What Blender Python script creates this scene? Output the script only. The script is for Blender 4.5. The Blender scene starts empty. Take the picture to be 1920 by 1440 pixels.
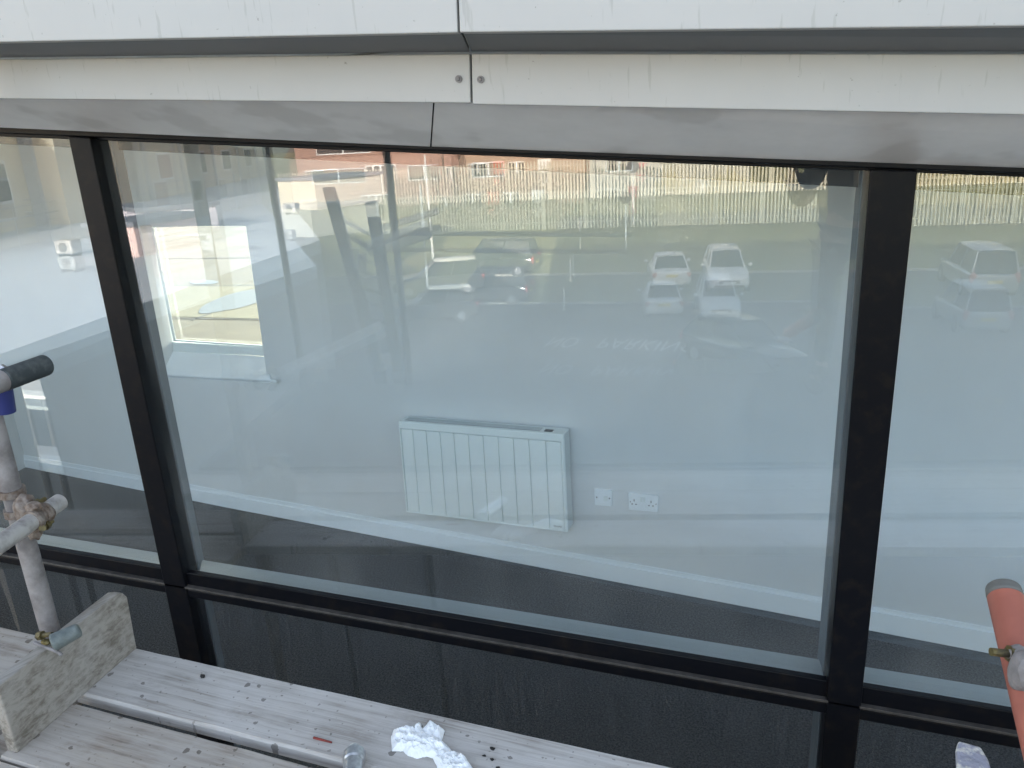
import bpy, bmesh, math, random
from mathutils import Vector, Matrix, noise
random.seed(7)
SC = bpy.context.scene
# ------------------------------------------------------------------ camera
F = 1450.0; CX, CY = 960.0, 720.0
def nrm(v): return v.normalized()
D_ = nrm(Vector((245, 4510, F)))
X_ = nrm(Vector((6360, (F*F-245*6360)/4510, -F)))
Z_ = -D_
Y_ = Z_.cross(X_)
C0 = Vector((0, -2.15, 7.0))
def ray(u, v):
    c = Vector((u-CX, v-CY, F))
    return Vector((X_.dot(c), Y_.dot(c), Z_.dot(c)))
def w_axis(c): return Vector((X_.dot(c), Y_.dot(c), Z_.dot(c)))
cam = bpy.data.cameras.new('camera')
co = bpy.data.objects.new('camera', cam); SC.collection.objects.link(co)
rx = w_axis(Vector((1, 0, 0))); up = w_axis(Vector((0, -1, 0))); bk = w_axis(Vector((0, 0, -1)))
m = Matrix((rx, up, bk)).transposed().to_4x4(); m.translation = C0
co.matrix_world = m
cam.sensor_fit = 'HORIZONTAL'; cam.sensor_width = 36; cam.lens = F/1920*36
cam.clip_start = 0.02; cam.clip_end = 2000
SC.camera = co
SC.render.resolution_x = 1024; SC.render.resolution_y = 768
# ------------------------------------------------------------------ light
SUN_EL, SUN_AZ = math.radians(17), math.radians(4)      # azimuth from +Y towards +X
w = bpy.data.worlds.new("World"); SC.world = w; w.use_nodes = True
nt = w.node_tree; bg = nt.nodes['Background']
sky = nt.nodes.new('ShaderNodeTexSky'); sky.sky_type = 'NISHITA'; sky.sun_disc = False
sky.sun_elevation = SUN_EL; sky.sun_rotation = SUN_AZ
sky.dust_density = 2.5; sky.ozone_density = 0.6; sky.air_density = 1.0
hsv = nt.nodes.new('ShaderNodeHueSaturation'); hsv.inputs['Saturation'].default_value = 0.62
nt.links.new(sky.outputs[0], hsv.inputs['Color']); nt.links.new(hsv.outputs[0], bg.inputs[0])
bg.inputs[1].default_value = 0.15
sl = bpy.data.lights.new('sun', 'SUN'); sl.energy = 4.2; sl.angle = math.radians(0.5); sl.color = (1, .93, .82)
so = bpy.data.objects.new('sun', sl); SC.collection.objects.link(so)
sd = Vector((math.sin(SUN_AZ)*math.cos(SUN_EL), math.cos(SUN_AZ)*math.cos(SUN_EL), math.sin(SUN_EL)))
so.rotation_euler = sd.to_track_quat('Z', 'Y').to_euler(); so.location = (0, 30, 40)
SC.view_settings.view_transform = 'Standard'; SC.view_settings.look = 'None'
SC.view_settings.exposure = 2.35; SC.view_settings.gamma = 1
SC.render.engine = 'CYCLES'
try:
    SC.cycles.max_bounces = 14; SC.cycles.transparent_max_bounces = 16; SC.cycles.transmission_bounces = 8
    SC.cycles.glossy_bounces = 5; SC.cycles.diffuse_bounces = 6
except Exception: pass
# ------------------------------------------------------------------ helpers
def P(u, v, axis, val):
    d = ray(u, v); t = (val-C0[axis])/d[axis]; return C0+d*t
def Py(u, v, y=0.0): return P(u, v, 1, y)
def Pz(u, v, z): return P(u, v, 2, z)
# back wall of the room
WB = nrm(Vector((.977, -.214, 0))); WN = nrm(Vector((.214, .977, 0))); WP = Vector((-.223*1.15, -2.15+3.386*1.15, 5.04))
def Pw(u, v, off=0.0):       # off > 0 : towards the camera
    d = ray(u, v); p0 = WP-WN*off; t = (p0-C0).dot(WN)/d.dot(WN); return C0+d*t
# terrain height and points of the yard seen mirrored in the glazing
def hgt(x, y):
    if y > -37: return 0.0
    t = min(1, (-37-y)/11.0); return 2.9*(t*t*(3-2*t))
def T(u, v):
    d = ray(u, v); t = 0.0; st = 0.25/d.y
    def at(t):
        p = C0+d*t; return Vector((p.x, -p.y, p.z))
    while t < 300/d.y:
        q = at(t+st)
        if q.z <= hgt(q.x, q.y): break
        t += st
    lo, hi = t, t+st
    for i in range(20):
        mid = (lo+hi)/2; q = at(mid)
        if q.z <= hgt(q.x, q.y): hi = mid
        else: lo = mid
    return at(hi)
def V(u, v, y):              # point on the real plane y (negative) seen mirrored
    p = P(u, v, 1, -y); return Vector((p.x, y, p.z))
def Rz(u, v, z):
    p = P(u, v, 2, z); return Vector((p.x, -p.y, z))
COL = SC.collection
def tag(o, label=None, cat=None, group=None, kind=None):
    if label: o['label'] = label
    if cat: o['category'] = cat
    if group: o['group'] = group
    if kind: o['kind'] = kind
    return o
def thing(name, label, cat, loc=(0, 0, 0), rz=0, group=None):
    o = bpy.data.objects.new(name, None); COL.objects.link(o); o.empty_display_size = .1
    o.location = loc; o.rotation_euler = (0, 0, rz)
    return tag(o, label, cat, group)
def obj(name, bm, mat, parent=None, world=True, smooth=False, origin=None):
    """world=True: bm is in world coordinates and gets shifted to its parent's frame"""
    bmesh.ops.recalc_face_normals(bm, faces=bm.faces)
    me = bpy.data.meshes.new(name)
    o = bpy.data.objects.new(name, me)
    if parent is None:
        if origin is None and len(bm.verts):
            xs = [v.co for v in bm.verts]
            origin = Vector(((min(c.x for c in xs)+max(c.x for c in xs))/2, (min(c.y for c in xs)+max(c.y for c in xs))/2, min(c.z for c in xs)))
        bmesh.ops.translate(bm, verts=bm.verts, vec=-Vector(origin)); o.location = origin
    else:
        if world:
            off = Vector((0, 0, 0)); q = parent
            while q is not None: off += Vector(q.location); q = q.parent
            bmesh.ops.translate(bm, verts=bm.verts, vec=-off)
        o.parent = parent
    bm.to_mesh(me); bm.free()
    me.materials.append(mat)
    if smooth:
        for p in me.polygons: p.use_smooth = True
    COL.objects.link(o)
    return o
def NB(): return bmesh.new()
def face(bm, pts):
    return bm.faces.new([bm.verts.new(p) for p in pts])
def prism(bm, pts, vec):
    a = [bm.verts.new(Vector(p)) for p in pts]; b = [bm.verts.new(Vector(p)+Vector(vec)) for p in pts]
    n = len(a); bm.faces.new(a); bm.faces.new(b[::-1])
    for i in range(n): bm.faces.new([a[i], b[i], b[(i+1) % n], a[(i+1) % n]])
def hexa(bm, a4, b4):
    a = [bm.verts.new(Vector(p)) for p in a4]; b = [bm.verts.new(Vector(p)) for p in b4]
    bm.faces.new(a); bm.faces.new(b[::-1])
    for i in range(4): bm.faces.new([a[i], b[i], b[(i+1) % 4], a[(i+1) % 4]])
def box(bm, x0, x1, y0, y1, z0, z1):
    prism(bm, [(x0, y0, z0), (x1, y0, z0), (x1, y1, z0), (x0, y1, z0)], (0, 0, z1-z0))
def tube(bm, a, b, r, r2=None, n=20, caps=True):
    a = Vector(a); b = Vector(b); d = (b-a).normalized(); r2 = r if r2 is None else r2
    s = d.orthogonal().normalized(); t = d.cross(s)
    A = [bm.verts.new(a+(s*math.cos(i*2*math.pi/n)+t*math.sin(i*2*math.pi/n))*r) for i in range(n)]
    B = [bm.verts.new(b+(s*math.cos(i*2*math.pi/n)+t*math.sin(i*2*math.pi/n))*r2) for i in range(n)]
    for i in range(n): bm.faces.new([A[i], A[(i+1) % n], B[(i+1) % n], B[i]])
    if caps: bm.faces.new(A[::-1]); bm.faces.new(B)
def hollow(bm, a, b, r, wall=.004, n=24):
    a = Vector(a); b = Vector(b); d = (b-a).normalized(); s = d.orthogonal().normalized(); t = d.cross(s)
    R = []
    for c, rr in ((a, r-wall), (a, r), (b, r), (b, r-wall)):
        R.append([bm.verts.new(c+(s*math.cos(i*2*math.pi/n)+t*math.sin(i*2*math.pi/n))*rr) for i in range(n)])
    for k in range(4):
        A, B = R[k], R[(k+1) % 4]
        for i in range(n): bm.faces.new([A[i], A[(i+1) % n], B[(i+1) % n], B[i]])
def smooth_auto(o, ang=40):
    for p in o.data.polygons: p.use_smooth = True
    try: o.data.set_sharp_from_angle(angle=math.radians(ang))
    except Exception: pass
def bevel(o, wd=.003, seg=2):
    md = o.modifiers.new('bevel', 'BEVEL'); md.width = wd; md.segments = seg; md.limit_method = 'ANGLE'; md.angle_limit = math.radians(35)
    return o
# ------------------------------------------------------------------ materials
def mat(name, col, rough=.6, metal=0, var=.0, vscale=5, col2=None, bump=0, bscale=60, stretch=(1, 1, 1), spec=.5, emit=None, vdetail=4, lo=.35, hi=.65):
    m = bpy.data.materials.new(name); m.use_nodes = True; n = m.node_tree.nodes; l = m.node_tree.links
    b = n['Principled BSDF']; b.inputs['Base Color'].default_value = (*col, 1); b.inputs['Roughness'].default_value = rough
    b.inputs['Metallic'].default_value = metal; b.inputs['Specular IOR Level'].default_value = spec
    tc = n.new('ShaderNodeTexCoord'); mp = n.new('ShaderNodeMapping'); mp.inputs['Scale'].default_value = stretch
    l.new(tc.outputs['Object'], mp.inputs[0])
    if col2 is None and var: col2 = tuple(c*(1-var) for c in col)
    if col2 is not None:
        t = n.new('ShaderNodeTexNoise'); t.inputs['Scale'].default_value = vscale; t.inputs['Detail'].default_value = vdetail; t.inputs['Roughness'].default_value = .65
        l.new(mp.outputs[0], t.inputs['Vector'])
        r = n.new('ShaderNodeValToRGB'); r.color_ramp.elements[0].position = lo; r.color_ramp.elements[1].position = hi
        r.color_ramp.elements[0].color = (*col, 1); r.color_ramp.elements[1].color = (*col2, 1)
        l.new(t.outputs['Fac'], r.inputs[0]); l.new(r.outputs[0], b.inputs['Base Color'])
    if bump:
        t2 = n.new('ShaderNodeTexNoise'); t2.inputs['Scale'].default_value = bscale; t2.inputs['Detail'].default_value = 5
        l.new(mp.outputs[0], t2.inputs['Vector'])
        bp = n.new('ShaderNodeBump'); bp.inputs['Strength'].default_value = bump; bp.inputs['Distance'].default_value = .01
        l.new(t2.outputs['Fac'], bp.inputs['Height']); l.new(bp.outputs[0], b.inputs['Normal'])
    return m
def wood_mat(name, base, dark, rot=0, pale=None, streak=30, spots=True, spotd=.75):
    m = bpy.data.materials.new(name); m.use_nodes = True; n = m.node_tree.nodes; l = m.node_tree.links
    b = n['Principled BSDF']; b.inputs['Roughness'].default_value = .85; b.inputs['Specular IOR Level'].default_value = .25
    tc = n.new('ShaderNodeTexCoord'); mp = n.new('ShaderNodeMapping'); mp.inputs['Rotation'].default_value = (0, 0, -rot)
    l.new(tc.outputs['Object'], mp.inputs[0])
    m2 = n.new('ShaderNodeMapping'); m2.inputs['Scale'].default_value = (1.2, streak, streak); l.new(mp.outputs[0], m2.inputs[0])
    g = n.new('ShaderNodeTexNoise'); g.inputs['Scale'].default_value = 2.2; g.inputs['Detail'].default_value = 8; g.inputs['Roughness'].default_value = .7; g.inputs['Distortion'].default_value = .3
    l.new(m2.outputs[0], g.inputs['Vector'])
    r = n.new('ShaderNodeValToRGB'); r.color_ramp.elements[0].position = .36; r.color_ramp.elements[0].color = (*dark, 1)
    r.color_ramp.elements[1].position = .56; r.color_ramp.elements[1].color = (*base, 1); l.new(g.outputs['Fac'], r.inputs[0])
    # patches of grime / bleaching
    p = n.new('ShaderNodeTexNoise'); p.inputs['Scale'].default_value = 5; p.inputs['Detail'].default_value = 7; l.new(mp.outputs[0], p.inputs['Vector'])
    r2 = n.new('ShaderNodeValToRGB'); r2.color_ramp.elements[0].position = .42; r2.color_ramp.elements[1].position = .62; l.new(p.outputs['Fac'], r2.inputs[0])
    mx = n.new('ShaderNodeMix'); mx.data_type = 'RGBA'; l.new(r2.outputs[0], mx.inputs[0]); l.new(r.outputs[0], mx.inputs[6])
    mx.inputs[7].default_value = (*(pale or base), 1)
    sub = n.new('ShaderNodeMath'); sub.operation = 'MULTIPLY'; sub.inputs[1].default_value = .55; l.new(r2.outputs[0], sub.inputs[0]); l.new(sub.outputs[0], mx.inputs[0])
    last = mx.outputs[2]
    for sc, a0, a1, amt, st in ((3.2, .56, .72, .55, (1, 2.2, 1)), (14, .60, .70, .45, (1, 3, 1))):
        m4 = n.new('ShaderNodeMapping'); m4.inputs['Scale'].default_value = st; m4.inputs['Location'].default_value = (sc, sc*2, 0); l.new(mp.outputs[0], m4.inputs[0])
        q = n.new('ShaderNodeTexNoise'); q.inputs['Scale'].default_value = sc; q.inputs['Detail'].default_value = 9; q.inputs['Roughness'].default_value = .75; l.new(m4.outputs[0], q.inputs['Vector'])
        mr = n.new('ShaderNodeMapRange'); mr.inputs[1].default_value = a0; mr.inputs[2].default_value = a1; mr.inputs[4].default_value = amt; l.new(q.outputs['Fac'], mr.inputs[0])
        m5 = n.new('ShaderNodeMix'); m5.data_type = 'RGBA'; l.new(mr.outputs[0], m5.inputs[0]); l.new(last, m5.inputs[6]); m5.inputs[7].default_value = (dark[0]*.7, dark[1]*.65, dark[2]*.6, 1); last = m5.outputs[2]
    if spots:
        for sc, th, dk in ((22, .13, spotd), (9, .08, .8), (48, .12, .55)):
            vo = n.new('ShaderNodeTexVoronoi'); vo.voronoi_dimensions = '2D'; vo.inputs['Scale'].default_value = sc; vo.inputs['Randomness'].default_value = 1
            wob = n.new('ShaderNodeTexNoise'); wob.inputs['Scale'].default_value = 60; l.new(mp.outputs[0], wob.inputs['Vector'])
            ad = n.new('ShaderNodeVectorMath'); ad.operation = 'MULTIPLY_ADD'; ad.inputs[1].default_value = (.018,)*3; l.new(wob.outputs['Color'], ad.inputs[0]); l.new(mp.outputs[0], ad.inputs[2])
            l.new(ad.outputs[0], vo.inputs['Vector'])
            # keep only some of the cells
            sepc = n.new('ShaderNodeSeparateColor'); l.new(vo.outputs['Color'], sepc.inputs[0])
            gt = n.new('ShaderNodeMath'); gt.operation = 'GREATER_THAN'; gt.inputs[1].default_value = .80; l.new(sepc.outputs[0], gt.inputs[0])
            rr = n.new('ShaderNodeMath'); rr.operation = 'MULTIPLY'; rr.inputs[1].default_value = th*1.6; l.new(sepc.outputs[1], rr.inputs[0])
            lt = n.new('ShaderNodeMath'); lt.operation = 'LESS_THAN'; l.new(vo.outputs['Distance'], lt.inputs[0]); l.new(rr.outputs[0], lt.inputs[1])
            ml = n.new('ShaderNodeMath'); ml.operation = 'MULTIPLY'; l.new(gt.outputs[0], ml.inputs[0]); l.new(lt.outputs[0], ml.inputs[1])
            m3 = n.new('ShaderNodeMath'); m3.operation = 'MULTIPLY'; m3.inputs[1].default_value = dk; l.new(ml.outputs[0], m3.inputs[0])
            mm = n.new('ShaderNodeMix'); mm.data_type = 'RGBA'; l.new(m3.outputs[0], mm.inputs[0]); l.new(last, mm.inputs[6]); mm.inputs[7].default_value = (dark[0]*.55, dark[1]*.55, dark[2]*.55, 1)
            last = mm.outputs[2]
    l.new(last, b.inputs['Base Color'])
    bp = n.new('ShaderNodeBump'); bp.inputs['Strength'].default_value = .5; bp.inputs['Distance'].default_value = .004
    l.new(g.outputs['Fac'], bp.inputs['Height']); l.new(bp.outputs[0], b.inputs['Normal'])
    return m
def glass_mat(name, tint, refl, dirt=.03, dirtcol=(.6, .62, .6), streak=False, rough=0.0):
    m = bpy.data.materials.new(name); m.use_nodes = True; n = m.node_tree.nodes; l = m.node_tree.links
    n.remove(n['Principled BSDF']); out = n['Material Output']
    tr = n.new('ShaderNodeBsdfTransparent'); tr.inputs[0].default_value = (*tint, 1)
    gl = n.new('ShaderNodeBsdfGlossy'); gl.inputs['Roughness'].default_value = rough; gl.inputs[0].default_value = (.97, .98, 1, 1)
    df = n.new('ShaderNodeBsdfDiffuse'); df.inputs[0].default_value = (*dirtcol, 1)
    lw = n.new('ShaderNodeLayerWeight'); lw.inputs['Blend'].default_value = .5
    pw = n.new('ShaderNodeMath'); pw.operation = 'POWER'; pw.inputs[1].default_value = 4; l.new(lw.outputs['Facing'], pw.inputs[0])
    ma = n.new('ShaderNodeMath'); ma.operation = 'MULTIPLY_ADD'; ma.inputs[1].default_value = .7; ma.inputs[2].default_value = refl; l.new(pw.outputs[0], ma.inputs[0])
    m1 = n.new('ShaderNodeMixShader'); l.new(ma.outputs[0], m1.inputs[0]); l.new(tr.outputs[0], m1.inputs[1]); l.new(gl.outputs[0], m1.inputs[2])
    tc = n.new('ShaderNodeTexCoord'); mp = n.new('ShaderNodeMapping'); l.new(tc.outputs['Object'], mp.inputs[0])
    mp.inputs['Scale'].default_value = (120, 1, 4.0) if streak else (3, 1, 2)
    ns = n.new('ShaderNodeTexNoise'); ns.inputs['Scale'].default_value = 1; ns.inputs['Detail'].default_value = 6; l.new(mp.outputs[0], ns.inputs['Vector'])
    rp = n.new('ShaderNodeValToRGB'); rp.color_ramp.elements[0].position = .38; rp.color_ramp.elements[1].position = .68; l.new(ns.outputs['Fac'], rp.inputs[0])
    mu = n.new('ShaderNodeMath'); mu.operation = 'MULTIPLY_ADD'; mu.inputs[1].default_value = dirt*1.2; mu.inputs[2].default_value = dirt*.3; l.new(rp.outputs[0], mu.inputs[0])
    m2 = n.new('ShaderNodeMixShader'); l.new(mu.outputs[0], m2.inputs[0]); l.new(m1.outputs[0], m2.inputs[1]); l.new(df.outputs[0], m2.inputs[2])
    l.new(m2.outputs[0], out.inputs[0])
    return m
M = {}
M['cladding'] = mat('white_cladding', (.47, .462, .45), .32, var=.05, vscale=2.2, bump=.02, bscale=4, spec=.5)
def specks(m, col, scale=90, thr=.70, st=(1, 1, 1), amt=.7):
    n = m.node_tree.nodes; l = m.node_tree.links; b = n['Principled BSDF']; src = b.inputs['Base Color'].links[0].from_socket
    tc = n.new('ShaderNodeTexCoord'); mp = n.new('ShaderNodeMapping'); mp.inputs['Scale'].default_value = st; l.new(tc.outputs['Object'], mp.inputs[0])
    t = n.new('ShaderNodeTexNoise'); t.inputs['Scale'].default_value = scale; t.inputs['Detail'].default_value = 3; l.new(mp.outputs[0], t.inputs['Vector'])
    r = n.new('ShaderNodeMapRange'); r.inputs[1].default_value = thr; r.inputs[2].default_value = thr+.05; r.inputs[4].default_value = amt; l.new(t.outputs['Fac'], r.inputs[0])
    x = n.new('ShaderNodeMix'); x.data_type = 'RGBA'; l.new(r.outputs[0], x.inputs[0]); l.new(src, x.inputs[6]); x.inputs[7].default_value = (*col, 1); l.new(x.outputs[2], b.inputs['Base Color'])
specks(M['cladding'], (.22, .21, .19), 75, .69)
specks(M['cladding'], (.30, .29, .27), 26, .64, (3.2, 3.2, .35), .40)
M['clad_shade'] = mat('shaded_cladding', (.15, .165, .185), .45, var=.12, vscale=3)  # white cladding of the underside, its shade put into the colour
M['soffit'] = mat('soffit_metal', (.84, .83, .84), .38, var=.12, vscale=3.5)
specks(M['soffit'], (.40, .38, .36), 3.5, .56, (1, 1, 1), .25)
M['frame'] = mat('black_frame', (.0035, .004, .006), .36, col2=(.011, .009, .008), vscale=22, bump=.04, bscale=60, lo=.5, hi=.75, spec=.16)
M['frame_in'] = mat('grey_inner_frame', (.16, .18, .20), .5, var=.1)
M['lip'] = mat('highlight_lip', (.075, .068, .062), .45, var=.5, vscale=25)
M['sill_in'] = mat('grey_sill_board', (.50, .53, .53), .5, var=.08)
M['wall_in'] = mat('painted_wall', (.76, .76, .75), .8, var=.04, vscale=1.3, bump=.05, bscale=120)
M['white'] = mat('white_gloss_paint', (.93, .95, .96), .35, var=.04)
M['upvc'] = mat('white_plastic', (.80, .84, .82), .3)
M['heater'] = mat('heater_enamel', (.93, .96, .93), .35)
M['heater_side'] = mat('heater_trim', (.62, .66, .66), .4)
M['dark_slot'] = mat('dark_slot', (.05, .05, .05), .6)
M['carpet'] = mat('carpet', (.035, .034, .034), .95, col2=(.13, .125, .12), vscale=110, bump=.6, bscale=220, vdetail=2, spec=.1)
M['floor_strip'] = mat('dark_floor_strip', (.035, .038, .042), .4, col2=(.10, .11, .12), vscale=2, stretch=(1, 6, 6))
M['bulk'] = mat('dark_bulkhead', (.02, .02, .022), .8)
M['ceil'] = mat('ceiling', (.07, .07, .07), .8)
M['roof_felt'] = mat('roof_felt', (.115, .100, .058), .9, col2=(.082, .072, .043), vscale=1.6, stretch=(1, 2.2, 1), bump=.1)
M['wallout'] = mat('render_wall', (.55, .50, .42), .8, var=.12, vscale=.7)
M['glass'] = glass_mat('window_glass', (.88, .95, .99), .105, .045)
M['glass2'] = glass_mat('inner_window_glass', (.96, .98, .99), .095, .0)
M['glass_low'] = glass_mat('lower_window_glass', (.68, .74, .78), .085, .055, (.30, .33, .37), streak=True)
M['glass_thin'] = glass_mat('back_window_glass', (.92, .95, .92), .05, .0)
M['galv'] = mat('weathered_galvanised', (.17, .155, .155), .65, metal=.25, col2=(.33, .31, .31), vscale=14, bump=.25, bscale=40, vdetail=8)
M['galv_pale'] = mat('pale_galvanised', (.50, .48, .46), .55, metal=.3, col2=(.26, .24, .23), vscale=18, bump=.25, bscale=50, lo=.48, hi=.72)
M['galv_new'] = mat('bright_galvanised', (.62, .63, .64), .3, metal=.85, col2=(.40, .41, .43), vscale=60)
M['coupler'] = mat('rusty_coupler', (.13, .085, .06), .7, metal=.35, col2=(.30, .26, .23), vscale=40, bump=.4, bscale=90)
M['brassy'] = mat('greasy_bolt', (.20, .16, .06), .5, metal=.6, col2=(.07, .06, .04), vscale=60)
M['rubber'] = mat('dark_tube_sleeve', (.035, .045, .05), .5, col2=(.12, .13, .13), vscale=25, vdetail=8, lo=.5, hi=.75)
M['blue'] = mat('blue_tape', (.02, .03, .16), .5)
M['orange'] = mat('orange_sleeve', (.42, .135, .095), .5, var=.25, vscale=8)
M['cap'] = mat('grey_end_cap', (.16, .16, .15), .5, var=.3, vscale=20)
M['tissue'] = mat('white_tissue', (.86, .88, .90), .9, bump=.1, bscale=150)
M['red'] = mat('red_mark', (.28, .05, .04), .7, var=.5, vscale=90)
M['soot'] = mat('black_crumb', (.012, .012, .012), .7)
_e = Pz(1270, 1440, 5.46)-Pz(257, 1215, 5.46); BR = math.atan2(_e.y, _e.x)
M['board1'] = wood_mat('scaffold_board_pale', (.50, .475, .45), (.30, .27, .245), BR, (.58, .56, .545))
M['board2'] = wood_mat('scaffold_board_brown', (.42, .375, .33), (.24, .20, .165), BR, (.48, .45, .42), streak=22)
M['deck_dimmed'] = mat('dimmed_deck_sheet', (.045, .045, .05), .9, var=.4, vscale=4)
M['toe'] = wood_mat('toe_board_wood', (.34, .315, .28), (.17, .15, .125), math.radians(64), (.42, .40, .38), streak=26, spots=False)
M['asphalt'] = mat('asphalt', (.050, .052, .055), .9, col2=(.075, .075, .078), vscale=.6, bump=.3, bscale=30)
M['grass'] = mat('grass', (.15, .155, .055), .95, col2=(.22, .20, .10), vscale=.5, bump=.5, bscale=8, spec=.1)
M['paintline'] = mat('road_paint', (.66, .66, .63), .7, col2=(.22, .22, .22), vscale=5, lo=.46, hi=.75)
M['palisade'] = mat('palisade_steel', (.50, .47, .37), .5, metal=.2, var=.2, vscale=2)
# ------------------------------------------------------------------ ground
def grid_sheet(name, x0, x1, y0, y1, nx, ny, zf, m, off=0):
    bm = NB(); g = []
    for j in range(ny+1):
        g.append([bm.verts.new((x0+(x1-x0)*i/nx, y0+(y1-y0)*j/ny, zf(x0+(x1-x0)*i/nx, y0+(y1-y0)*j/ny)+off)) for i in range(nx+1)])
    for j in range(ny):
        for i in range(nx): bm.faces.new([g[j][i], g[j][i+1], g[j+1][i+1], g[j+1][i]])
    return obj(name, bm, m, origin=(0, 0, 0))
tag(grid_sheet('ground', -400, 400, -600, 400, 8, 1000, lambda x, y: hgt(x, y)+(0 if y > -37 else .12*noise.noise(Vector((x*.3, y*.3, 0)))), M['grass']), kind='structure')
tag(grid_sheet('car_park', -60, 40, -37, 2, 4, 4, lambda x, y: 0, M['asphalt'], .004), kind='structure')
bm = NB(); box(bm, -60, 40, -37.15, -37.0, -.02, .12)
tag(obj('kerb', bm, mat('kerb_concrete', (.38, .37, .34), .9, var=.2)), kind='structure')
# painted bay lines
bm = NB()
for u, v in ((1000, 521), (1300, 470)):
    p = T(u, v); box(bm, p.x-.55, p.x+.55, p.y-.05, p.y+.05, hgt(p.x, p.y)+.2 if p.y < -37 else .008, hgt(p.x, p.y)+.201 if p.y < -37 else .0085)
p = T(1180, 735); box(bm, p.x-.06, p.x+.06, p.y-.7, p.y+.7, .008, .0085)
tag(obj('bay_markings', bm, M['paintline']), kind='structure')
def text_mesh(s, size, name='text'):
    cu = bpy.data.curves.new(name, 'FONT'); cu.body = s; cu.size = size
    o = bpy.data.objects.new(name, cu); COL.objects.link(o)
    dg = bpy.context.evaluated_depsgraph_get(); dg.update()
    me = bpy.data.meshes.new_from_object(o.evaluated_get(dg))
    bpy.data.objects.remove(o); bpy.data.curves.remove(cu)
    bm = NB(); bm.from_mesh(me); bpy.data.meshes.remove(me); return bm
def ground_word(s, pl, pr, hgt_):
    bm = text_mesh(s, 1.0)
    xs = [v.co.x for v in bm.verts]; ys = [v.co.y for v in bm.verts]; x0, x1, y0, y1 = min(xs), max(xs), min(ys), max(ys)
    wd = (pr-pl).length; d = (pr-pl).normalized(); n = Vector((-d.y, d.x, 0))
    for v in bm.verts:
        a = (v.co.x-x0)/(x1-x0)*wd; b = (v.co.y-y0)/(y1-y0)*hgt_
        q = pl+d*a+n*b; v.co = Vector((q.x, q.y, .009))
    return bm
lett = ground_word('NO', T(1040, 632), T(1092, 634), 1.35)
o = obj('road_lettering', lett, M['paintline']); tag(o, kind='structure')
lett = ground_word('PARKING', T(1135, 634), T(1312, 642), 1.35)
o = obj('road_lettering', lett, M['paintline']); tag(o, kind='structure')
# ------------------------------------------------------------------ the office building
bld = thing('office_building', 'white clad office building with black framed glazing filling the picture', 'building', (0, 0, 4))
YF1, YF2, YH = -.52, -.36, -.035
# fascia bottoms/tops as pixel polylines -> world points, extended to both sides
def line_pts(pix, y):
    w_ = [Py(u, v, y) for u, v in pix]
    a = w_[0]+(w_[0]-w_[1]).normalized()*3.4; b = w_[-1]+(w_[-1]-w_[-2]).normalized()*2.6
    return [a]+w_+[b]
def strip(bm, A, B):
    for i in range(len(A)-1): face(bm, [A[i], A[i+1], B[i+1], B[i]])
def split(L, k): return L[:k+1], L[k:]
f1b = line_pts([(0, 79), (860, 61), (1920, 49)], YF1)
f2t = line_pts([(0, 108), (882, 97), (1920, 97)], YF2)
f2b = line_pts([(0, 185), (884, 193), (1920, 213)], YF2)
hdt = line_pts([(0, 238), (808, 275), (1920, 315)], YH)
def panel(name, A, B, m, th, gap=.0, label=None):
    """A bottom polyline, B top polyline (2 pts each) thickened outwards by th"""
    bm = NB(); v = Vector((0, th, 0))
    hexa(bm, [A[0], A[1], B[1], B[0]], [A[0]+v, A[1]+v, B[1]+v, B[0]+v])
    return bevel(obj(name, bm, m, bld), .0025)
TOPZ = 8.3
def at_top(p): return Vector((p.x+ (TOPZ-p.z)*.04, YF1-.02, TOPZ))
S = Vector((.0022, 0, 0))
panel('fascia_panel', [f1b[0], f1b[2]-S], [at_top(f1b[0]), at_top(f1b[2])-S], M['cladding'], .03)
panel('fascia_panel', [f1b[2]+S, f1b[4]], [at_top(f1b[2])+S, at_top(f1b[4])], M['cladding'], .03)
U = Vector((0, 0, .004))
def soff(A, B, m, name='soffit_panel'):
    bm = NB(); v = Vector((0, 0, .012)); hexa(bm, [A[0], A[1], B[1], B[0]], [A[0]+v, A[1]+v, B[1]+v, B[0]+v]); return bevel(obj(name, bm, m, bld), .001)
dy = Vector((0, .031, 0))
soff([f1b[0]+dy, f1b[2]+dy-S], [f2t[0], f2t[2]-S], M['clad_shade'])
soff([f1b[2]+dy+S, f1b[4]+dy], [f2t[2]+S, f2t[4]], M['clad_shade'])
panel('fascia_panel', [f2b[0], f2b[2]-S], [f2t[0]-U, f2t[2]-S-U], M['cladding'], .03)
panel('fascia_panel', [f2b[2]+S-Vector((0, 0, .003)), f2b[4]], [f2t[2]+S-U, f2t[4]-U], M['cladding'], .03)
# soffit below the lower fascia: its joint sits left of the fascia joint
def lerp_at(L, x):
    for a, b in zip(L, L[1:]):
        if a.x <= x <= b.x: return a+(b-a)*((x-a.x)/(b.x-a.x))
jt = Py(806, 193, YF2); jb = Py(808, 275, YH)
f2j = lerp_at(f2b, jt.x)
soff([f2b[0]+dy, f2j+dy-S], [hdt[0], hdt[2]-S], M['soffit'])
soff([f2j+dy+S, f2b[4]+dy], [hdt[2]+S, hdt[4]], M['soffit'])
# rivets on the lower fascia either side of the joint
for (u, v) in ((860, 148), (901, 149)):
    bm = NB(); c = Py(u, v, YF2-.002); tube(bm, c+Vector((0, .002, 0)), c-Vector((0, .002, 0)), .008, n=16); tube(bm, c-Vector((0, .002, 0)), c-Vector((0, .006, 0)), .0045, .003, n=12)
    obj('rivet', bm, M['galv'], bld)
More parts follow.
